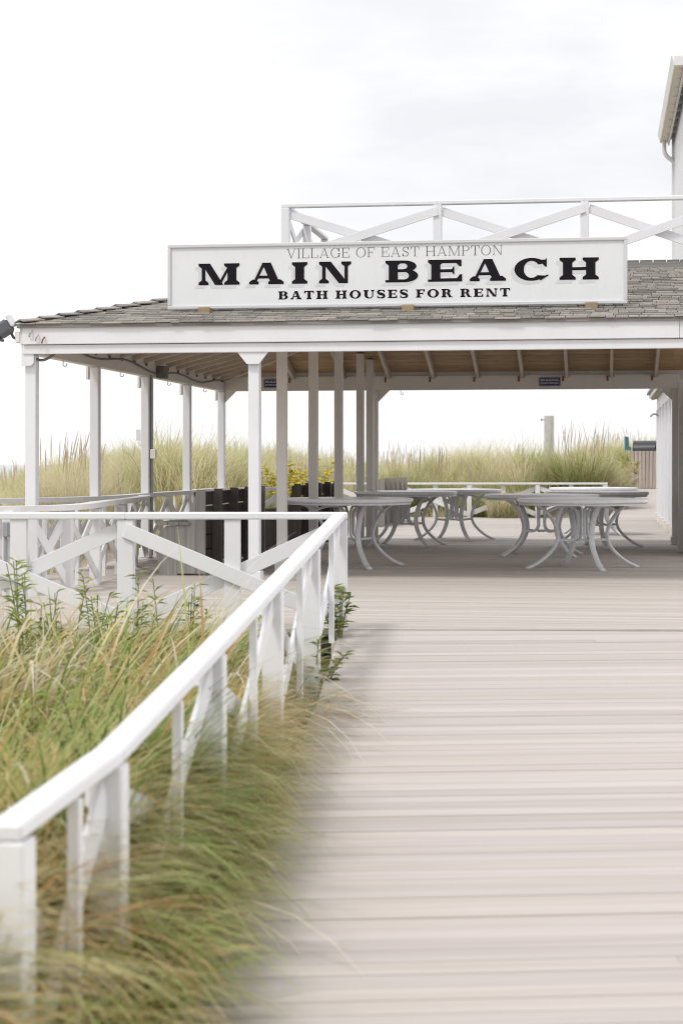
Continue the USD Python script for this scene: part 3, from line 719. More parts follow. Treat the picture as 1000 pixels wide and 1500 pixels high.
for px in (301, 598, 866):
    x = Xat(px, YS)
    part(sgn, 'support_block', cbox(.12, .20, .10, .006).apply_translation((x, YS + .02, sz0 - .035)), block_wood)
    part(sgn, 'back_brace', bar((x, YS + .03, sz1 - .08), (x, YS + .62, ZT + PITCH * (YS + .62 - ey0) + .03), .05, .08, .003), block_wood)

# notices on the back beam
def notice(px, label, kind_y):
    x = Xat(px, YB); w, h = .315, .135
    tt = thing('notice', label, 'sign', (x, YB - .045, ZB + .045))
    r = sbox(-w / 2 + .02, .02, w / 2 - .02, h - .02).buffer(.02)
    m = prism(r, .006); m.apply_transform(trimesh.transformations.rotation_matrix(math.pi / 2, [1, 0, 0])); m.apply_translation((x, YB - .037, ZB + .045))
    part(tt, 'plate', m, navy)
    ring = r.buffer(-.007).difference(r.buffer(-.0105)); m = prism(ring, .001); m.apply_transform(trimesh.transformations.rotation_matrix(math.pi / 2, [1, 0, 0])); m.apply_translation((x, YB - .0435, ZB + .045))
    part(tt, 'border', m, sign_text)
    for s_, hh, zz in (('NO ALCOHOL', .034, .074), ('BEYOND THIS POINT', .022, .032)):
        m = meshkit.text_mesh(s_, hh, .001, bold=True); b = m.bounds; m.apply_translation((-(b[0][0] + b[1][0]) / 2, 0, 0))
        k = min(1, (w - .05) / (b[1][0] - b[0][0])); m.apply_scale([k, 1, 1])
        m.apply_transform(trimesh.transformations.rotation_matrix(math.pi / 2, [1, 0, 0])); m.apply_translation((x, YB - .0435, ZB + .045 + zz))
        part(tt, 'lettering', m, sign_text)
notice(402, 'navy notice reading NO ALCOHOL, half hidden behind the slim inner posts', 0)
notice(805, 'navy notice reading NO ALCOHOL, fully visible on the back beam above the tables', 0)

# ------------------------------------------------------------------ floodlight on the fascia end
fl = W(20, 17.85, 0); fz = 2.44
t = thing('floodlight', 'dark grey floodlight on a short arm at the pavilion roof corner', 'light', (XL - .16, Y0 - .05, fz))
bx_ = np.array([XL - .086, Y0 - .09, fz])
part(t, 'mounting_box', cbox(.05, .09, .11, .008).apply_translation(bx_ + [-.022, 0, 0]), white_soft)
part(t, 'arm', tube(spline([bx_ + [-.04, 0, 0], bx_ + [-.07, 0, -.004], bx_ + [-.09, -.01, .03], bx_ + [-.10, -.02, .075]], 12), .014, 8), lamp_grey, smooth=True)
hd = trimesh.util.concatenate([cbox(.17, .13, .15, .03), cbox(.03, .16, .18, .01, (-.09, 0, 0))])
hd.apply_transform(trimesh.transformations.rotation_matrix(-.55, [0, 1, 0])); hd.apply_translation(bx_ + [-.165, -.03, .085])
h_ = part(t, 'lamp_head', hd, lamp_grey)
gl = cbox(.045, .11, .125, .01); gl.apply_translation((.105, 0, .03)); gl.apply_transform(trimesh.transformations.rotation_matrix(-.55, [0, 1, 0])); gl.apply_translation(bx_ + [-.165, -.03, .085])
part(h_, 'lamp_cap', gl, lamp_glass)

# ------------------------------------------------------------------ buildings on the right
WX = 1.165
bath = thing('bath_house', 'long white bath house wall with evenly spaced pilasters, along the deck edge', 'building', (WX, Y0 + 6, 0))
yw0, yw1 = Y0 + 5.6, Y0 + 21.0
part(bath, 'wall', cbox(.12, yw1 - yw0, 2.34, .004).apply_translation((WX + .10, (yw0 + yw1) / 2, 1.17)), white)
y = yw0 + .3; k = 0
while y < yw1:
    p = part(bath, 'pilaster', cbox(.07, .12, 2.3, .006).apply_translation((WX + .008, y, 1.15)), white)
    part(p, 'base_block', cbox(.12, .17, .16, .008).apply_translation((WX + .0, y, .08)), white_soft)
    for q in range(1, 5):
        part(bath, 'wall_board', cbox(.022, .27, 2.25, .004).apply_translation((WX + .033, y + .03 + q * .305 - .05, 1.15)), white)
    y += 1.6; k += 1
part(bath, 'eave_board', cbox(.03, yw1 - YB - .3, .13, .004).apply_translation((WX - .14, (yw1 + YB + .3) / 2, 2.62)), white)
rf = part(bath, 'roof', slab([(WX - .20, YB + .2, 2.68), (WX + 2.4, YB + .2, 3.35), (WX + 2.4, yw1 + .25, 3.35), (WX - .20, yw1 + .25, 2.68)], .05), shingle_mats[0])
y = YB + .35
while y < yw1:
    part(bath, 'rafter_tail', bar((WX - .12, y, 2.58), (WX + .3, y, 2.69), .05, .12, .003), rafter_mat); y += .61
part(bath, 'frieze', cbox(.05, yw1 - YB - .2, .32, .004).apply_translation((WX + .03, (yw1 + YB + .2) / 2, 2.47)), white_old)
part(bath, 'lamp_arm', tube(spline([(WX, yw1 - 1.2, 2.16), (WX - .10, yw1 - 1.2, 2.2), (WX - .16, yw1 - 1.2, 2.14)], 8), .02, 6), box_grey, smooth=True)

upb = thing('two_storey_building', 'white two-storey building edge with gutter and downspout, rising behind the roof railing', 'building', (1.22, 26, 0))
yn, yf_ = (24.4 + .95 * SA) / CA, (30 + 1.2 * SA) / CA
part(upb, 'wall', cbox(4.0, yf_ - yn - 1.0, 4.2, .01).apply_translation((1.22 + 2.0, (yf_ + yn) / 2 + .5, 2.62 + 2.1)), white)
part(upb, 'corner_board', cbox(.10, .12, 4.0, .004).apply_translation((1.23, yf_ - .02, 4.65)), white)
zg = 6.66
part(upb, 'roof', slab([(1.08, yn + .02, zg + .10), (5.2, yn + .02, zg + 1.35), (5.2, yf_ + .2, zg + 1.35), (1.08, yf_ + .2, zg + .10)], .04), shingle_mats[2])
g_ = part(upb, 'gutter', cat(bar((-.075, -(yf_ - yn + .2) / 2, .02), (-.075, (yf_ - yn + .2) / 2, .02), .015, .14, .003, up=(-.3, 0, 1)), cbox(.12, .012, .13, .003, (0, -(yf_ - yn + .2) / 2, .02)), cbox(.12, .012, .13, .003, (0, (yf_ - yn + .2) / 2, .02))).apply_translation((1.05, (yn + yf_) / 2 + .0, zg)), gutter_white)
part(g_, 'gutter_floor', cbox(.12, yf_ - yn + .18, .012, .003).apply_translation((1.053, (yn + yf_) / 2, zg - .05)), gutter_tan)
part(upb, 'eave_fascia', cbox(.03, yf_ - yn + .2, .20, .004).apply_translation((1.13, (yn + yf_) / 2, zg + .0)), white_old)
y = yn + .1
while y < yf_:
    part(upb, 'rafter_tail', bar((1.05, y, zg - .02), (1.3, y, zg + .07), .05, .13, .003), white_old); y += .6
part(upb, 'soffit', slab([(1.07, yn, zg + .045), (1.5, yn, zg + .19), (1.5, yf_, zg + .19), (1.07, yf_, zg + .045)], .012), white_old)
dp = [(1.05, yf_ - .12, zg - .05), (1.05, yf_ - .12, zg - .16), (1.06, yf_ - .11, zg - .25), (1.10, yf_ - .10, zg - .32), (1.15, yf_ - .09, zg - .36), (1.20, yf_ - .08, zg - .40), (1.24, yf_ - .08, zg - .43)]
part(upb, 'downspout', tube(spline(dp, 26), .036, 10), gutter_white, smooth=True)

# ------------------------------------------------------------------ benches
def bench(label, d, L, ends, back, px, fins):
    p0 = W(px, d); t = thing('bench', label, 'bench', p0)
    prof = Polygon([(-.485, 0), (0, 0), (0, .90), (-.085, .905), (-.18, .60), (-.185, .53), (-.42, .52), (-.55, .37)])
    rng = np.random.default_rng(int(d * 7))
    def panel(y, pg, nm, mat, th=.04):
        m = prism(pg, th); m.apply_transform(trimesh.transformations.rotation_matrix(math.pi / 2, [1, 0, 0])); m.apply_translation((p0[0], p0[1] + y + th, 0)); return part(t, nm, m, mat)
    for yy in (0, L - .04):   # side made of upright boards butted together
        for a, b in ((-.56, -.30), (-.298, -.10), (-.098, .01)):
            g = prof.intersection(sbox(a, .02 if a > -.5 else .0, b, 1)); panel(yy + rng.uniform(0, .004), g, 'side_board', ends)
    fin = Polygon([(-.105, .0), (0.0, .0), (0, .90), (-.085, .905), (-.105, .8)])
    n = max(2, int(round(L / .88)))
    for k in range(1, n):
        panel(k * L / n, fin, 'back_support', fins)
    for k, (za, zb) in enumerate(((.10, .245), (.255, .40), (.41, .555), (.575, .715), (.73, .875))):
        xm = -.125 if zb < .6 else -.125 + (za - .56) * .06
        part(t, 'back_plank', cbox(.03, L - .09, zb - za - .002, .003).apply_translation((p0[0] + xm, p0[1] + L / 2, (za + zb) / 2)), back)
    for k in range(3):
        part(t, 'seat_plank', cbox(.115, L + .05, .035, .004).apply_translation((p0[0] - .215 - k * .12, p0[1] + L / 2, .545)), ends)
    part(t, 'seat_front', cbox(.03, L - .09, .36, .004).apply_translation((p0[0] - .44, p0[1] + L / 2, .30)), ends)
bench('dark weathered wooden bench nearest the front railing, grey side panel showing', 18.7, 3.4, bench_grey, bench_dark, 300, bench_fin)
bench('dark wooden bench half hidden by the slim posts and left table', 24.2, 3.6, bench_fin, bench_dark, 440, bench_fin)
bench('sun-bleached grey wooden bench out on the open deck behind the tables', 33.2, 4.0, bench_sun, bench_sun, 563, bench_sun)

# ------------------------------------------------------------------ tables
def make_table(loc, rot, label):
    t = thing('patio_table', label, 'table', loc, rot, 'round metal tables under the pavilion')
    R = .735
    part(t, 'tabletop', lathe([(0, .735), (R - .05, .735), (R - .012, .738), (R, .750), (R, .772), (R - .008, .782), (R - .03, .785), (0, .785)], 72), metal_table2, smooth=40, local=True)
    part(t, 'rim_ring', lathe([(R - .055, .72), (R - .028, .712), (R - .02, .735), (R - .055, .735)], 60), metal_table, smooth=40, local=True)
    prof = [(.66, .733), (.575, .725), (.48, .680), (.385, .59), (.315, .47), (.29, .36), (.325, .25), (.42, .143), (.525, .066), (.64, .012)]
    loop = [(.30, .315), (.18, .312), (.10, .325), (.062, .37), (.055, .45), (.055, .57), (.07, .64), (.12, .685), (.22, .695), (.34, .672), (.42, .63)]
    for k in range(4):
        a = k * math.pi / 2; c, s = math.cos(a), math.sin(a)
        pts = np.array([(r * c, r * s, z) for r, z in prof])
        m = tube(spline(pts, 30), .034, 12, squash=(1.0, .58))
        lg = part(t, 'leg', m, metal_table, smooth=60, local=True)
        ft = cbox(.06, .062, .022, .006); ft.apply_transform(_rz(a)); ft.apply_translation((.64 * c, .64 * s, .011))
        part(lg, 'foot', ft, metal_table, local=True)
        part(t, 'leg_loop', tube(spline(np.array([(r * c, r * s, z) for r, z in loop]), 34), .017, 10), metal_table, smooth=60, local=True)
    part(t, 'centre_ring', lathe([(.03, .30), (.052, .30), (.052, .33), (.03, .33)], 20), metal_table, smooth=40, local=True)
    part(t, 'apron', lathe([(.0, .70), (.20, .70), (.20, .735), (.0, .735)], 24), metal_table, smooth=40, local=True)
    return t
TB = [(853, 20.1, 12, 'pale grey round metal table nearest the viewer under the right of the pavilion'),
      (511, 20.4, 20, 'pale grey round metal table just behind the white railing corner post'),
      (793, 22.9, 33, 'round metal table whose top pokes out left of the nearest table'),
      (873, 25.2, 5, 'round metal table with its dark rim poking out right of the nearest table'),
      (594, 25.6, 28, 'round metal table between the inner posts and the furthest left table, dark rimmed'),
      (665, 27.6, 18, 'round metal table standing alone in front of the far railing'),
      (869, 29.6, 40, 'furthest round metal table, only its top edge showing above the stack of others')]
t0 = None
for px, d, a, lb in TB:
    loc = W(px, d); rot = math.radians(a) + YAW
    if t0 is None: t0 = make_table(loc, rot, lb)
    else: copy_of(t0, 'patio_table', loc, rot, lb, 'table', 'round metal tables under the pavilion')

# ------------------------------------------------------------------ railings left and back
ra = thing('ramp_railing', 'white curved railing fixed along the left posts of the pavilion', 'railing', W(140, 20.15))
A_pts = [W(-40, 18.3), W(47, 19.05), W(100, 19.5), W(140, 20.05), W(214, 22.25), W(275, 24.5), W(322, 26.75), W(412, 27.9)]
def curved_rail(t, pts, h, mat, w=.14, th=.05, n=40):
    c = spline([p + [0, 0, h - th / 2] for p in pts], n)
    for a, b in ((0, n // 3), (n // 3, 2 * n // 3), (2 * n // 3, n - 1)):
        ps = c[a:b + 1]; v, f = [], []
        tg = np.gradient(c, axis=0)[a:b + 1]; tg /= np.linalg.norm(tg, axis=1, keepdims=True); nr = np.cross([0, 0, 1], tg); nr /= np.linalg.norm(nr, axis=1, keepdims=True)
        for p, q in zip(ps, nr):
            v += [p - q * w / 2 - [0, 0, th / 2], p + q * w / 2 - [0, 0, th / 2], p + q * w / 2 + [0, 0, th / 2], p - q * w / 2 + [0, 0, th / 2]]
        for i in range(len(ps) - 1):
            for j in range(4):
                A, B = i * 4 + j, i * 4 + (j + 1) % 4; f += [[A, B + 4, B], [A, A + 4, B + 4]]
        e = 4 * (len(ps) - 1); f += [[0, 1, 2], [0, 2, 3], [e, e + 2, e + 1], [e, e + 3, e + 2]]
        part(t, 'top_rail', trimesh.Trimesh(v, f, process=True), mat)
def under_rail(t, pts, h, mat, post=.1, skip=()):
    for k in range(len(pts) - 1):
        a, b = pts[k], pts[k + 1]; u = b - a; L = np.linalg.norm(u); u = u / L; nrm = np.array([-u[1], u[0], 0])
        m = max(1, int(round(L / 1.25)))
        for i in range(m):
            p, q = a + (b - a) * i / m, a + (b - a) * (i + 1) / m
            part(t, 'brace', bar(p + nrm * .014 + [0, 0, .08], q + nrm * .014 + [0, 0, h - .1], .02, .09, .003), mat)
            part(t, 'brace', bar(p - nrm * .014 + [0, 0, h - .1], q - nrm * .014 + [0, 0, .08], .02, .09, .003), mat)
            part(t, 'baluster', cbox(.035, .035, h - .07, .003).apply_translation((p + q) / 2 + nrm * .045 + [0, 0, (h - .03) / 2]), mat)
            if not (k in skip and i == 0):
                part(t, 'post', cbox(post, post, h - .05 + .2, .005).apply_transform(_rz(math.atan2(u[1], u[0]))).apply_translation(p + [0, 0, (h - .05 - .2) / 2]), mat)
curved_rail(ra, A_pts, .81, white_old); under_rail(ra, A_pts, .80, white_old, .09, skip=(3, 4, 5, 6))
rb = thing('ramp_railing', 'white railing curving from the third left post towards the front, warped top rail', 'railing', W(130, 17))
B_pts = [W(-30, 15.75), W(43, 15.85), W(98, 16.3), W(140, 17.5), W(176, 19.0), W(211, 21.6)]
curved_rail(rb, B_pts, .80, white_old); under_rail(rb, B_pts, .79, white_old, .105)
eb = thing('outlet_boxes', 'pair of grey weatherproof outlet boxes on a railing post at the far left', 'electrical box', W(12, 15.6))
for px, h_, w_ in ((8.5, .135, .055), (16.5, .125, .045)):
    p = W(px, 15.62, .60); part(eb, 'box', cbox(w_, .06, h_, .01).apply_transform(_rz(YAW)).apply_translation(p), box_grey)
part(eb, 'conduit', tube(np.array([W(8, 15.66, z) for z in np.linspace(.05, .53, 6)]), .016, 7), box_grey, smooth=True)
part(eb, 'mounting_post', cbox(.10, .06, .80, .005).apply_transform(_rz(YAW)).apply_translation(W(12, 15.71, .36)), white_old)

fr = thing('far_railing', 'low white railing with crossed braces at the back edge of the deck, grass behind it', 'railing', W(690, 39.3))
railing(fr, [W(p, 39.3) for p in (489, 588, 687, 787, 886)], .765, white_old, rail_w=.12, rail_t=.045, post=.1, flip=1, foot=-.4)

# ------------------------------------------------------------------ ramp to the back right, bins, sign post, piling
ramp_reg = Polygon([(.12, Y0 + 20.2), (4.2, Y0 + 20.2), (4.2, Y0 + 36.6), (.80, Y0 + 36.6), (.66, Y0 + 31)])
deck('ramp', (0.0, Y0 + 20.3), 0.0, ramp_reg, 0.142, 116, deck_far, lambda y: np.clip(y, 0, 13) * .0375 + .01, 31, 0.0, span=(-1, 5))
def bin_(px, d, z, label, face):
    p = W(px, d, z); t = thing('litter_bin', label, 'bin', p, face)
    w, h = .70, 1.04
    for side in range(4):
        a = side * math.pi / 2
        for k in range(7):
            o_ = (k - 3) * .1
            m = cbox(.088, .022, h, .003); m.vertices[:, 0] *= 1 + 0 * m.vertices[:, 2]
            v = np.asarray(m.vertices).copy(); v[:, 0] += o_ * (1 + .10 * (v[:, 2] / h)); v[:, 1] -= w / 2 + .03 * (v[:, 2] / h); v[:, 2] += h / 2
            m.vertices = v; m.apply_transform(_rz(a)); part(t, 'slat', m, bin_wood, local=True)
    part(t, 'liner', cbox(w - .06, w - .06, h - .06, .02).apply_translation((0, 0, h / 2)), lid_black, local=True)
    # half-barrel lid with an open end
    a = np.linspace(0, math.pi, 22); R = .33
    pg = Polygon(np.r_[np.c_[R * np.cos(a), R * .95 * np.sin(a)], np.c_[(R - .02) * np.cos(a[::-1]), (R - .02) * .95 * np.sin(a[::-1])]])
    m = prism(pg, .62); m.apply_transform(trimesh.transformations.rotation_matrix(math.pi / 2, [1, 0, 0])); m.apply_transform(_rz(math.pi / 2)); m.apply_translation((-.31, 0, h - .02))
    part(t, 'lid', m, lid_black, smooth=30, local=True)
    part(t, 'lid_end', prism(Polygon(np.c_[R * np.cos(a), R * .95 * np.sin(a)]), .02).apply_transform(trimesh.transformations.rotation_matrix(math.pi / 2, [1, 0, 0])).apply_transform(_rz(math.pi / 2)).apply_translation((-.30, 0, h - .02)), lid_black, local=True)
bin_(944, 50.0, .50, 'slatted wooden litter bin with a black domed lid, in front beside the white wall', YAW - .25)
bin_(966, 52.6, .50, 'second black domed lid of a slatted bin, peeking out behind the front bin', YAW - .25)
p = W(915, 53, float(ground_z(*W(915, 53)[:2])))
t = thing('sign_post', 'thin post carrying a teal bent sign among the dune plants', 'sign', p)
part(t, 'pole', tube(np.array([p, p + [0, 0, 1.2], p + [.01, 0, 2.0 - p[2]]]), .028, 8), galv, smooth=True)
sgp = prism(Polygon([(0, .06), (.08, .08), (.17, .04), (.19, .14), (.12, .19), (.11, .46), (0, .48)]), .02); sgp.apply_transform(trimesh.transformations.rotation_matrix(math.pi / 2, [1, 0, 0])); sgp.apply_transform(_rz(YAW)); sgp.apply_translation((p[0], p[1] - .02, 1.52))
part(t, 'sign_plate', sgp, teal)
p = W(804, 46, .3)
t = thing('piling', 'grey round piling standing tall above the dune grass', 'piling', p)
part(t, 'shaft', lathe([(0, 0), (.135, 0), (.13, 1.2), (.127, 2.10), (.118, 2.125), (0, 2.13)], 28).apply_translation(p), concrete, smooth=40)
part(t, 'side_bracket', cat(bar(p + [-.2, 0, 2.02], p + [-.12, 0, 2.02], .03, .03), cbox(.03, .05, .07, .005).apply_translation(p + [-.2, 0, 2.02])), box_grey)

# ------------------------------------------------------------------ grass
def blades(rng, n, spread, length, width, tilt, bend, az=None, azs=math.pi, segs=6, wscale=1.0, tone=None):
    """n arching blades as one mesh of separate strips"""
    r = spread * np.sqrt(rng.random(n)); th = rng.uniform(0, 2 * np.pi, n)
    base = np.stack([r * np.cos(th), r * np.sin(th), np.zeros(n)], 1)
    phi = th + rng.normal(0, .5, n) if az is None else az + rng.normal(0, azs, n)
    L = rng.uniform(*length, n); W_ = rng.uniform(*width, n) * wscale
    t0 = np.abs(rng.normal(tilt[0], tilt[1], n)); t1 = t0 + np.abs(rng.normal(bend[0], bend[1], n))
    rings = [base]; side = np.stack([-np.sin(phi), np.cos(phi), 0 * phi], 1)
    p = base.copy()
    for k in range(segs):
        a = t0 + (t1 - t0) * ((k + .5) / segs) ** 1.4
        p = p + (L / segs)[:, None] * np.stack([np.sin(a) * np.cos(phi), np.sin(a) * np.sin(phi), np.cos(a)], 1); rings.append(p)
    v = []
    for k, q in enumerate(rings):
        w = W_ * (1 - (k / segs) ** 1.8 * .93) * .5 * (0.75 if k == 0 else 1)
        v += [q - side * w[:, None], q + side * w[:, None]]
    V_ = np.stack(v, 1)                                       # n, 2*(segs+1), 3
    f = []
    for k in range(segs):
        a = 2 * k; f += [[a, a + 1, a + 3], [a, a + 3, a + 2]]
    f = np.array(f)[None] + (np.arange(n) * V_.shape[1])[:, None, None]
    m = trimesh.Trimesh(V_.reshape(-1, 3), f.reshape(-1, 3), process=False)
    m.metadata['shade'] = np.clip(np.repeat(rng.random(n) if tone is None else tone + rng.normal(0, .2, n), V_.shape[1]) + np.tile(np.repeat((np.linspace(0, 1, segs + 1) - .5) * .25, 2), n), 0, 1)
    return m
def stalks(rng, n, spread, length, az=0.0):
    """tall thin seed stalks with slim heads"""
    ms = []
    for _ in range(n):
        r, th = spread * math.sqrt(rng.random()), rng.uniform(0, 6.28); L = rng.uniform(*length); ph = az + rng.normal(0, .9); lean = abs(rng.normal(.08, .06))
        b = np.array([r * math.cos(th), r * math.sin(th), 0]); dr = np.array([math.cos(ph), math.sin(ph), 0])
        s = np.linspace(0, 1, 6); pts = b + s[:, None] * [0, 0, L] + (lean * L * s ** 2)[:, None] * dr
        ms.append(tube(pts, .0035, 3, caps=False))
        s = np.linspace(.72, 1, 5); h = b + s[:, None] * [0, 0, L] + (lean * L * s ** 2)[:, None] * dr
        ms.append(tube(h, np.array([.004, .0095, .010, .008, .002]), 4))
    sh = np.concatenate([np.full(len(m.vertices), rng.random()) for m in ms]); m = cat(*ms); m.metadata['shade'] = sh
    return m
def instancer(name, protos, mats, pos, yaw, scale, which, label, category, kind='stuff', group=None):
    path = numbered('/World/' + name); pi = UsdGeom.PointInstancer.Define(stage, path)
    for k, (m, mt) in enumerate(zip(protos, mats)):
        pp = f'{path}/prototypes/tuft_{k:03d}' if k else f'{path}/prototypes/tuft'
        shade_attr(usdkit.mesh(stage, pp, m, mt), m); pi.CreatePrototypesRel().AddTarget(pp)
    pi.CreatePositionsAttr(Vt.Vec3fArray.FromNumpy(np.asarray(pos, np.float32)))
    h = np.asarray(yaw) / 2
    pi.CreateOrientationsAttr(Vt.QuathArray([Gf.Quath(float(math.cos(a)), 0, 0, float(math.sin(a))) for a in h]))
    sc = np.asarray(scale, np.float32); sc = np.repeat(sc[:, None], 3, 1) if sc.ndim == 1 else sc
    pi.CreateScalesAttr(Vt.Vec3fArray.FromNumpy(sc)); pi.CreateProtoIndicesAttr(Vt.IntArray.FromNumpy(np.asarray(which, np.int32)))
    setd(pi.GetPrim(), label, category, group, kind)
rng = np.random.default_rng(77)
wind = YAW - .25                                   # blades lean to the right, away a little
# near field left of the boardwalk
TONES = [.20, .30, .38, .44, .52, .6, .94, 1.0]
protos = [blades(rng, 100, .13, (.7, 1.45), (.013, .026), (.42, .22), (1.75, .45), az=wind, azs=.75, segs=9, tone=q) for q in TONES]
# clumps that lean through the railing and curl over the deck edge
protos += [blades(rng, 130, .13, (.6, 1.35), (.013, .026), (.10, .14), (1.9, .6), az=wind - .1, azs=1.0, segs=10, tone=q) for q in (.14, .36, .60, .78)]
pos, yaw, sc, wh = [], [], [], []
for d in np.arange(3.2, 12.45, .235):
    xc = -.205 * d - .6
    while xc < rail_x(d) - .1:
        x_, d_ = xc + rng.uniform(-.13, .13), d + rng.uniform(-.13, .13)
        edge = rail_x(d_) - x_
        need = float(np.interp(d_, [4, 6, 8, 9.5, 12], [.25, .28, .34, .42, .48]))
        if d_ < 12.4 and edge > .0:
            q = c2w(x_, d_); z = float(ground_z(q[0], q[1]))
            s_ = rng.uniform(.62, 1.0) * (.85 + .4 * float(meshkit.noise(np.array([x_ * 1.6, d_ * 1.3, 4.0]))))
            s_ *= 1 - .42 * float(sstep(9.8, 12.2, d_))
            if edge < need: s_ *= .55
            pos.append((q[0], q[1], z)); yaw.append(rng.normal(0, .5)); sc.append(s_)
            tn = float(meshkit.noise(np.array([x_ * 2.1, d_ * 1.5, 9.0]))) * 7.5 - .3 + rng.normal(0, 1.2); wh.append(int(np.clip(round(tn), 0, 7)))
        xc += rng.uniform(.19, .28)
for d in np.arange(3.6, 10.2, .10):
    for off in (-.02, .12, .24, .37):
        d_ = d + rng.uniform(-.07, .07); x_ = rail_x(d_) - (off + float(np.interp(d_, [4, 5.5, 6.8, 8], [.33, .27, .18, .10])) if off > 0 else off) + rng.uniform(-.05, .05)
        q = c2w(x_, d_); z = float(ground_z(q[0], q[1]))
        pos.append((q[0], q[1], z + .20)); yaw.append(rng.normal(-.25, .35))
        if off < 0 and (d_ > 9.3 or rng.random() < .25): pos.pop(); yaw.pop(); continue
        sc.append((.60 if off < 0 else 1.0) * rng.uniform(.60, .82) * float(np.interp(d_, [4, 5.5, 7, 8.5, 10.2], [1.28, 1.24, 1.10, .80, .45])))
        tn = float(meshkit.noise(np.array([x_ * 2.1, d_ * 1.9, 5.0]))) * 4.2 - .3; wh.append(8 + int(np.clip(round(tn), 0, 3)))
instancer('beach_grass', protos, [grass_near_mat] * 12, pos, yaw, sc, wh, 'arching green and tan beach grass filling the bed left of the boardwalk', 'grass')
# dune grass
protos = [blades(rng, 90, .20, (.5, 1.1), (.007, .012), (.38, .24), (1.15, .5), segs=6, tone=q) for q in (.4, .6, .75, .9)] + \
         [blades(rng, 90, .20, (.5, 1.1), (.007, .013), (.32, .2), (1.15, .45), az=0.1, azs=.9, segs=6, tone=q) for q in (.3, .55, .75)]
smesh = [stalks(rng, 5, .25, (1.0, 1.45), az=0.0) for _ in range(3)]
protos += smesh
pos, yaw, sc, wh = [], [], [], []
for d in np.arange(19.5, 61.5, .33):
    xc = -.215 * d
    while xc < .20 * d:
        x_, d_ = xc + rng.uniform(-.15, .15), d + rng.uniform(-.15, .15); q = c2w(x_, d_)
        X, Y = q[0], q[1]; g = float(ground_z(X, Y))
        ok = (d_ > 39.9 and X < .0 + .0 * d_) or (X < XL - .75 - rng.random() * .5) or (Y > YB + 1.0 and X < Xat(470, min(Y, 41)) - .25) or (X > 2.6 + rng.random() and d_ > 45) or d_ > 55.3 or (d_ > 42 and X < .35)
        for gq_, gr_ in ((W(432, 31.0), .95), (W(398, 30.6), .6), (W(470, 31.2), .5)):
            if (X - gq_[0]) ** 2 + (Y - gq_[1]) ** 2 < gr_ ** 2: ok = False
        for px_, dd_, gr_ in ((845, 42.0, 1.35), (765, 41.3, .9), (712, 40.3, .8), (580, 41.5, .9), (640, 41.8, .8), (105, 28.0, .9)):
            gq_ = W(px_, dd_)
            if (X - gq_[0]) ** 2 + (Y - gq_[1]) ** 2 < gr_ ** 2: ok = False
        if .088 < x_ / d_ < .156 and d_ < 42.6 and d_ > 39: ok = ok and rng.random() < .35
        if ok and (g > -.15 or d_ > 39.9 or rng.random() < .28):
            s = rng.uniform(.7, 1.15) * (0.35 + 1.15 * float(meshkit.noise(np.array([X * .55, Y * .4, 2.0]), 9)))
            if 39.9 < d_ < 42.0: s *= .6 + .2 * (d_ - 39.9)
            fl_ = x_ / d_
            if fl_ < -.15: s *= 1 - .3 * min(1, (-.15 - fl_) / .05)
            pos.append((X, Y, g - .03)); yaw.append(rng.normal(0, .9)); sc.append(s); wh.append(rng.integers(7))
            pst = .30 * max(0.0, float(meshkit.noise(np.array([X * .8, Y * .15, 7.0]))) - .45) / .55 + .02
            if rng.random() < pst and d_ > 24:
                pos.append((X, Y, g - .05)); yaw.append(rng.uniform(0, 6.28)); sc.append(rng.uniform(.62, .9)); wh.append(7 + rng.integers(3))
        xc += rng.uniform(.28, .38)
instancer('dune_grass', protos, [grass_far_mat] * 4 + [dune_green_mat] * 3 + [seed_mat] * 3, pos, yaw, sc, wh, 'mass of green and tan grass with seed stalks on the dunes', 'grass')

# big fountain-like tussocks that one can tell apart
def tussock(px, d, s, label, mat, n=520, az=None, azs=math.pi, zoff=0.0, seed=1, stalk=0, spread=.3, bend=(1.0, .45), tone=None, ws=1.35):
    p = W(px, d); z = float(ground_z(p[0], p[1])) + zoff; p[2] = z
    r = np.random.default_rng(seed)
    t = thing('grass_tussock', label, 'grass clump', p)
    m = blades(r, n, spread, (.7 * s, 1.3 * s), (.006, .011), (.30, .22), bend, az=az, azs=azs, segs=8, tone=tone, wscale=ws)
    part(t, 'blades', m, mat, local=True)
    if stalk: part(t, 'seed_stalks', stalks(r, stalk, spread * 1.2, (1.1 * s, 1.42 * s)), seed_mat, local=True)
tussock(845, 42.0, 1.42, 'largest fountain-shaped green tussock right of the piling, above the far railing', grass_green_mat, n=1900, seed=3, stalk=30, spread=.62, bend=(1.15, .45), tone=.42)
tussock(765, 41.3, 1.08, 'rounded green tussock just left of the largest one, below the piling', grass_green_mat, n=1000, seed=4, stalk=8, spread=.45, bend=(1.2, .4), tone=.3)
tussock(712, 40.3, 1.15, 'green tussock spilling over the far railing onto the deck', grass_green_mat, n=1000, az=YAW - 1.6, azs=1.4, seed=5, stalk=8, spread=.42, bend=(1.25, .4), tone=.45)
tussock(738, 39.0, .78, 'tan tussock hanging in front of the far railing down to the sand', grass_far_mat, n=500, az=YAW - 1.5, azs=.9, zoff=.35, seed=6, spread=.36, bend=(1.7, .4), tone=.6)
tussock(893, 41.0, .85, 'dry brownish tussock drooping at the right end of the far railing', grass_brown_mat, n=800, az=YAW - .6, azs=.8, zoff=.3, seed=7, spread=.4, bend=(1.5, .4))
tussock(580, 41.5, 1.2, 'green tussock beside the inner back post, left of the dunes in the opening', grass_green_mat, n=1000, seed=8, stalk=6, spread=.5, bend=(1.1, .4), tone=.3)
tussock(105, 28.0, 1.15, 'tan tussock on the dune between the first and second left posts', grass_far_mat, n=1200, seed=9, stalk=24, spread=.5, tone=.75)
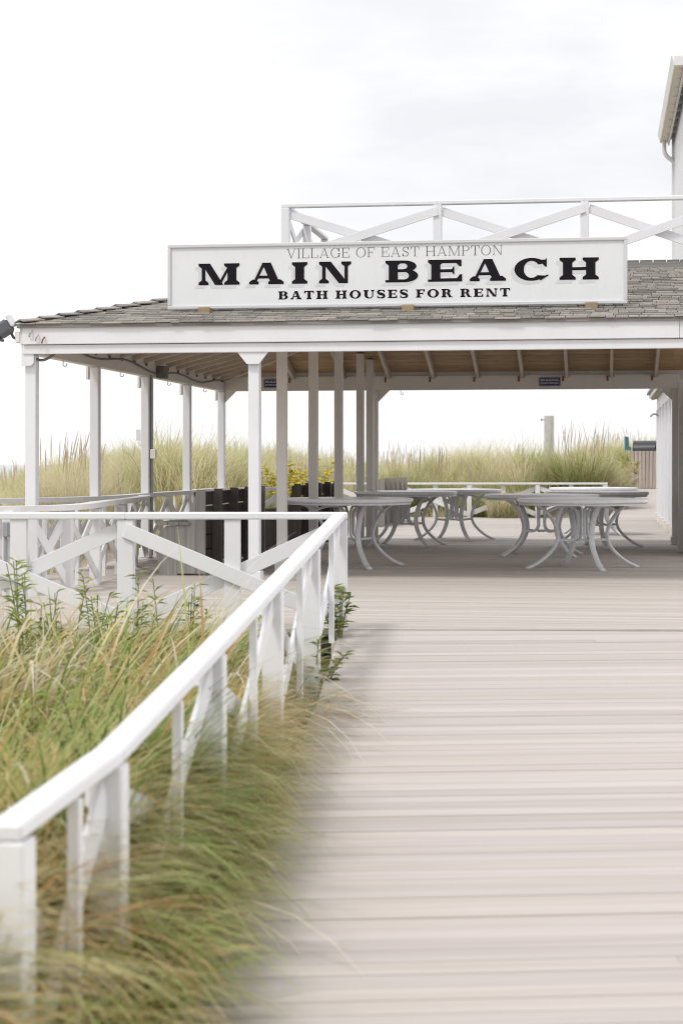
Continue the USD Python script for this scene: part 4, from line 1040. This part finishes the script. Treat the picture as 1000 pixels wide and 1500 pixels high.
tussock(640, 41.8, 1.12, 'pale green tussock on the dune above the lone table', grass_green_mat, n=900, seed=12, stalk=16, spread=.5, bend=(1.15, .4), tone=.6)

# ------------------------------------------------------------------ leafy weeds and goldenrod
def leaf_quads(rng, pts, dirs, length, width):
    """pointed leaves, four triangles each, folded along the rib"""
    v, f = [], []
    for p, dr in zip(pts, dirs):
        L, w = rng.uniform(*length), rng.uniform(*width); dr = dr / np.linalg.norm(dr); sd = np.cross(dr, [0, 0, 1]); sd /= np.linalg.norm(sd) + 1e-9; upv = np.cross(sd, dr)
        k = len(v); m = p + dr * L * .45 - upv * .0
        tip = p + dr * L - np.array([0, 0, L * .22])
        v += [p, m + sd * w + upv * w * .35, m + upv * -.05 * L, m - sd * w + upv * w * .35, tip]
        f += [[k, k + 1, k + 2], [k, k + 2, k + 3], [k + 1, k + 4, k + 2], [k + 2, k + 4, k + 3]]
    m = trimesh.Trimesh(np.array(v), np.array(f), process=False); m.metadata['shade'] = np.repeat(rng.random(len(v) // 5), 5)
    return m
def weed(p, stems, h, label, category='plant', seed=1, spread=.12, leaf=(.05, .10), lw=(.008, .014), mat=None, flower=False, dens=34, name='leafy_weed', lean=.25):
    r = np.random.default_rng(seed); p = np.asarray(p, float); t = thing(name, label, category, p)
    ls, ld, fp = [], [], []
    for k in range(stems):
        a = r.uniform(0, 6.28); q = np.array([math.cos(a), math.sin(a), 0]); hh = h * r.uniform(.65, 1.05); b = q * spread * r.random()
        s = np.linspace(0, 1, 9); pts = b + s[:, None] * [0, 0, hh] + (lean * hh * s ** 1.7)[:, None] * q * r.uniform(.2, 1.2)
        part(t, 'stem', tube(pts, np.linspace(.006, .003, 9), 5), stem_mat, local=True)
        for i in range(dens):
            u = r.uniform(.12, 1); c = pts[0] + 0; j = u * 8; i0 = min(int(j), 7); c = pts[i0] + (pts[i0 + 1] - pts[i0]) * (j - i0)
            a2 = i * 2.4 + r.normal(0, .3); ls.append(c); ld.append(np.array([math.cos(a2), math.sin(a2), r.uniform(.1, .9)]))
        if flower:
            for i in range(11):
                u = r.uniform(.74, 1.03); fp.append(pts[0] + (pts[-1] - pts[0]) * u + r.normal(0, .05, 3) * [1, 1, .7] + (pts[-1] - pts[4]) * 0)
    part(t, 'leaves', leaf_quads(r, ls, ld, leaf, lw), mat or leaf_mat, local=True)
    if flower:
        ms = []
        for c in fp:
            m = trimesh.creation.icosphere(0, r.uniform(.016, .034)); m.vertices *= r.uniform(.6, 1.4, 3); m.apply_translation(c); ms.append(m)
        m = cat(*ms); m.metadata['shade'] = np.repeat(r.random(len(ms)), len(ms[0].vertices)); part(t, 'flowers', m, flower_mat, local=True, kind='stuff')
    return t
def onground(px, d, dz=0.0):
    q = W(px, d); q[2] = float(ground_z(q[0], q[1])) + dz; return q
weed(onground(432, 31.0, -.05), 24, 1.55, 'tall goldenrod with yellow flowers between two slim inner posts', seed=2, spread=.55, leaf=(.06, .12), lw=(.010, .018), mat=lime_leaf, flower=True, name='goldenrod')
weed(onground(398, 30.6, -.05), 10, 1.2, 'smaller goldenrod with yellow flowers right of the front centre post', seed=3, spread=.4, leaf=(.06, .12), lw=(.010, .018), mat=lime_leaf, flower=True, name='goldenrod')
weed(onground(470, 31.2, -.05), 9, 1.15, 'goldenrod with few flowers behind the second dark bench', seed=13, spread=.45, leaf=(.06, .12), lw=(.010, .018), mat=lime_leaf, flower=True, name='goldenrod')
weed(onground(903, 47.5), 24, 1.05, 'bright green shrub with a few yellow flowers beside the litter bin', seed=4, spread=.5, leaf=(.10, .18), lw=(.02, .034), mat=lime_leaf, flower=True, name='flowering_shrub', dens=60)
weed(c2w(-.17, 10.8, float(walk_z(10.7)) - .12), 9, .38, 'green leafy weed at the foot of the railing beside the boardwalk', seed=5, spread=.10, leaf=(.06, .11), lw=(.012, .022), lean=.7, dens=22)
weed(c2w(-.02, 12.3, -.05), 6, .34, 'dark leaved weed curling round the railing corner post', seed=6, spread=.05, leaf=(.08, .14), lw=(.014, .026), lean=.6, dens=12)
weed(onground(36, 10.2), 3, 1.12, 'tall single leafy stalk rising above the grass at the far left', seed=7, spread=.03, leaf=(.08, .13), lw=(.008, .013), mat=lime_leaf, lean=.06, dens=46, name='leafy_stalk')
k = 0
for px, d, h, lb in ((55, 11.3, .80, 'group of leafy stalks beside the tall stalk'), (95, 11.0, .74, 'leafy stalks in the grass below the left railing bay'), (150, 11.4, .74, 'leafy stalks in the grass just left of the front railing post'),
                     (200, 10.9, .74, 'leafy stalks in the grass just right of the front railing post'), (268, 11.3, .70, 'leafy stalks in the grass below the crossing of the braces'), (300, 9.6, .6, 'pale leafy stalks near the slanting side rail'), (175, 8.2, .72, 'bright leafy stalk in the middle of the grass bed'), (60, 8.0, .7, 'leafy stalk low in the grass at the left edge')):
    weed(onground(px, d), 6, h * 1.25, lb, seed=40 + k, spread=.16, leaf=(.07, .12), lw=(.008, .014), mat=lime_leaf if k % 2 else leaf_mat, lean=.15, dens=30, name='leafy_stalk'); k += 1
weed(onground(628, 40.2, .05), 6, .42, 'small reddish weed on the sand behind the lone table', seed=60, spread=.25, leaf=(.07, .12), lw=(.02, .03), mat=leafy('reddish_leaves', [(0, (.12, .06, .03)), (1, (.24, .12, .06))]), dens=16)
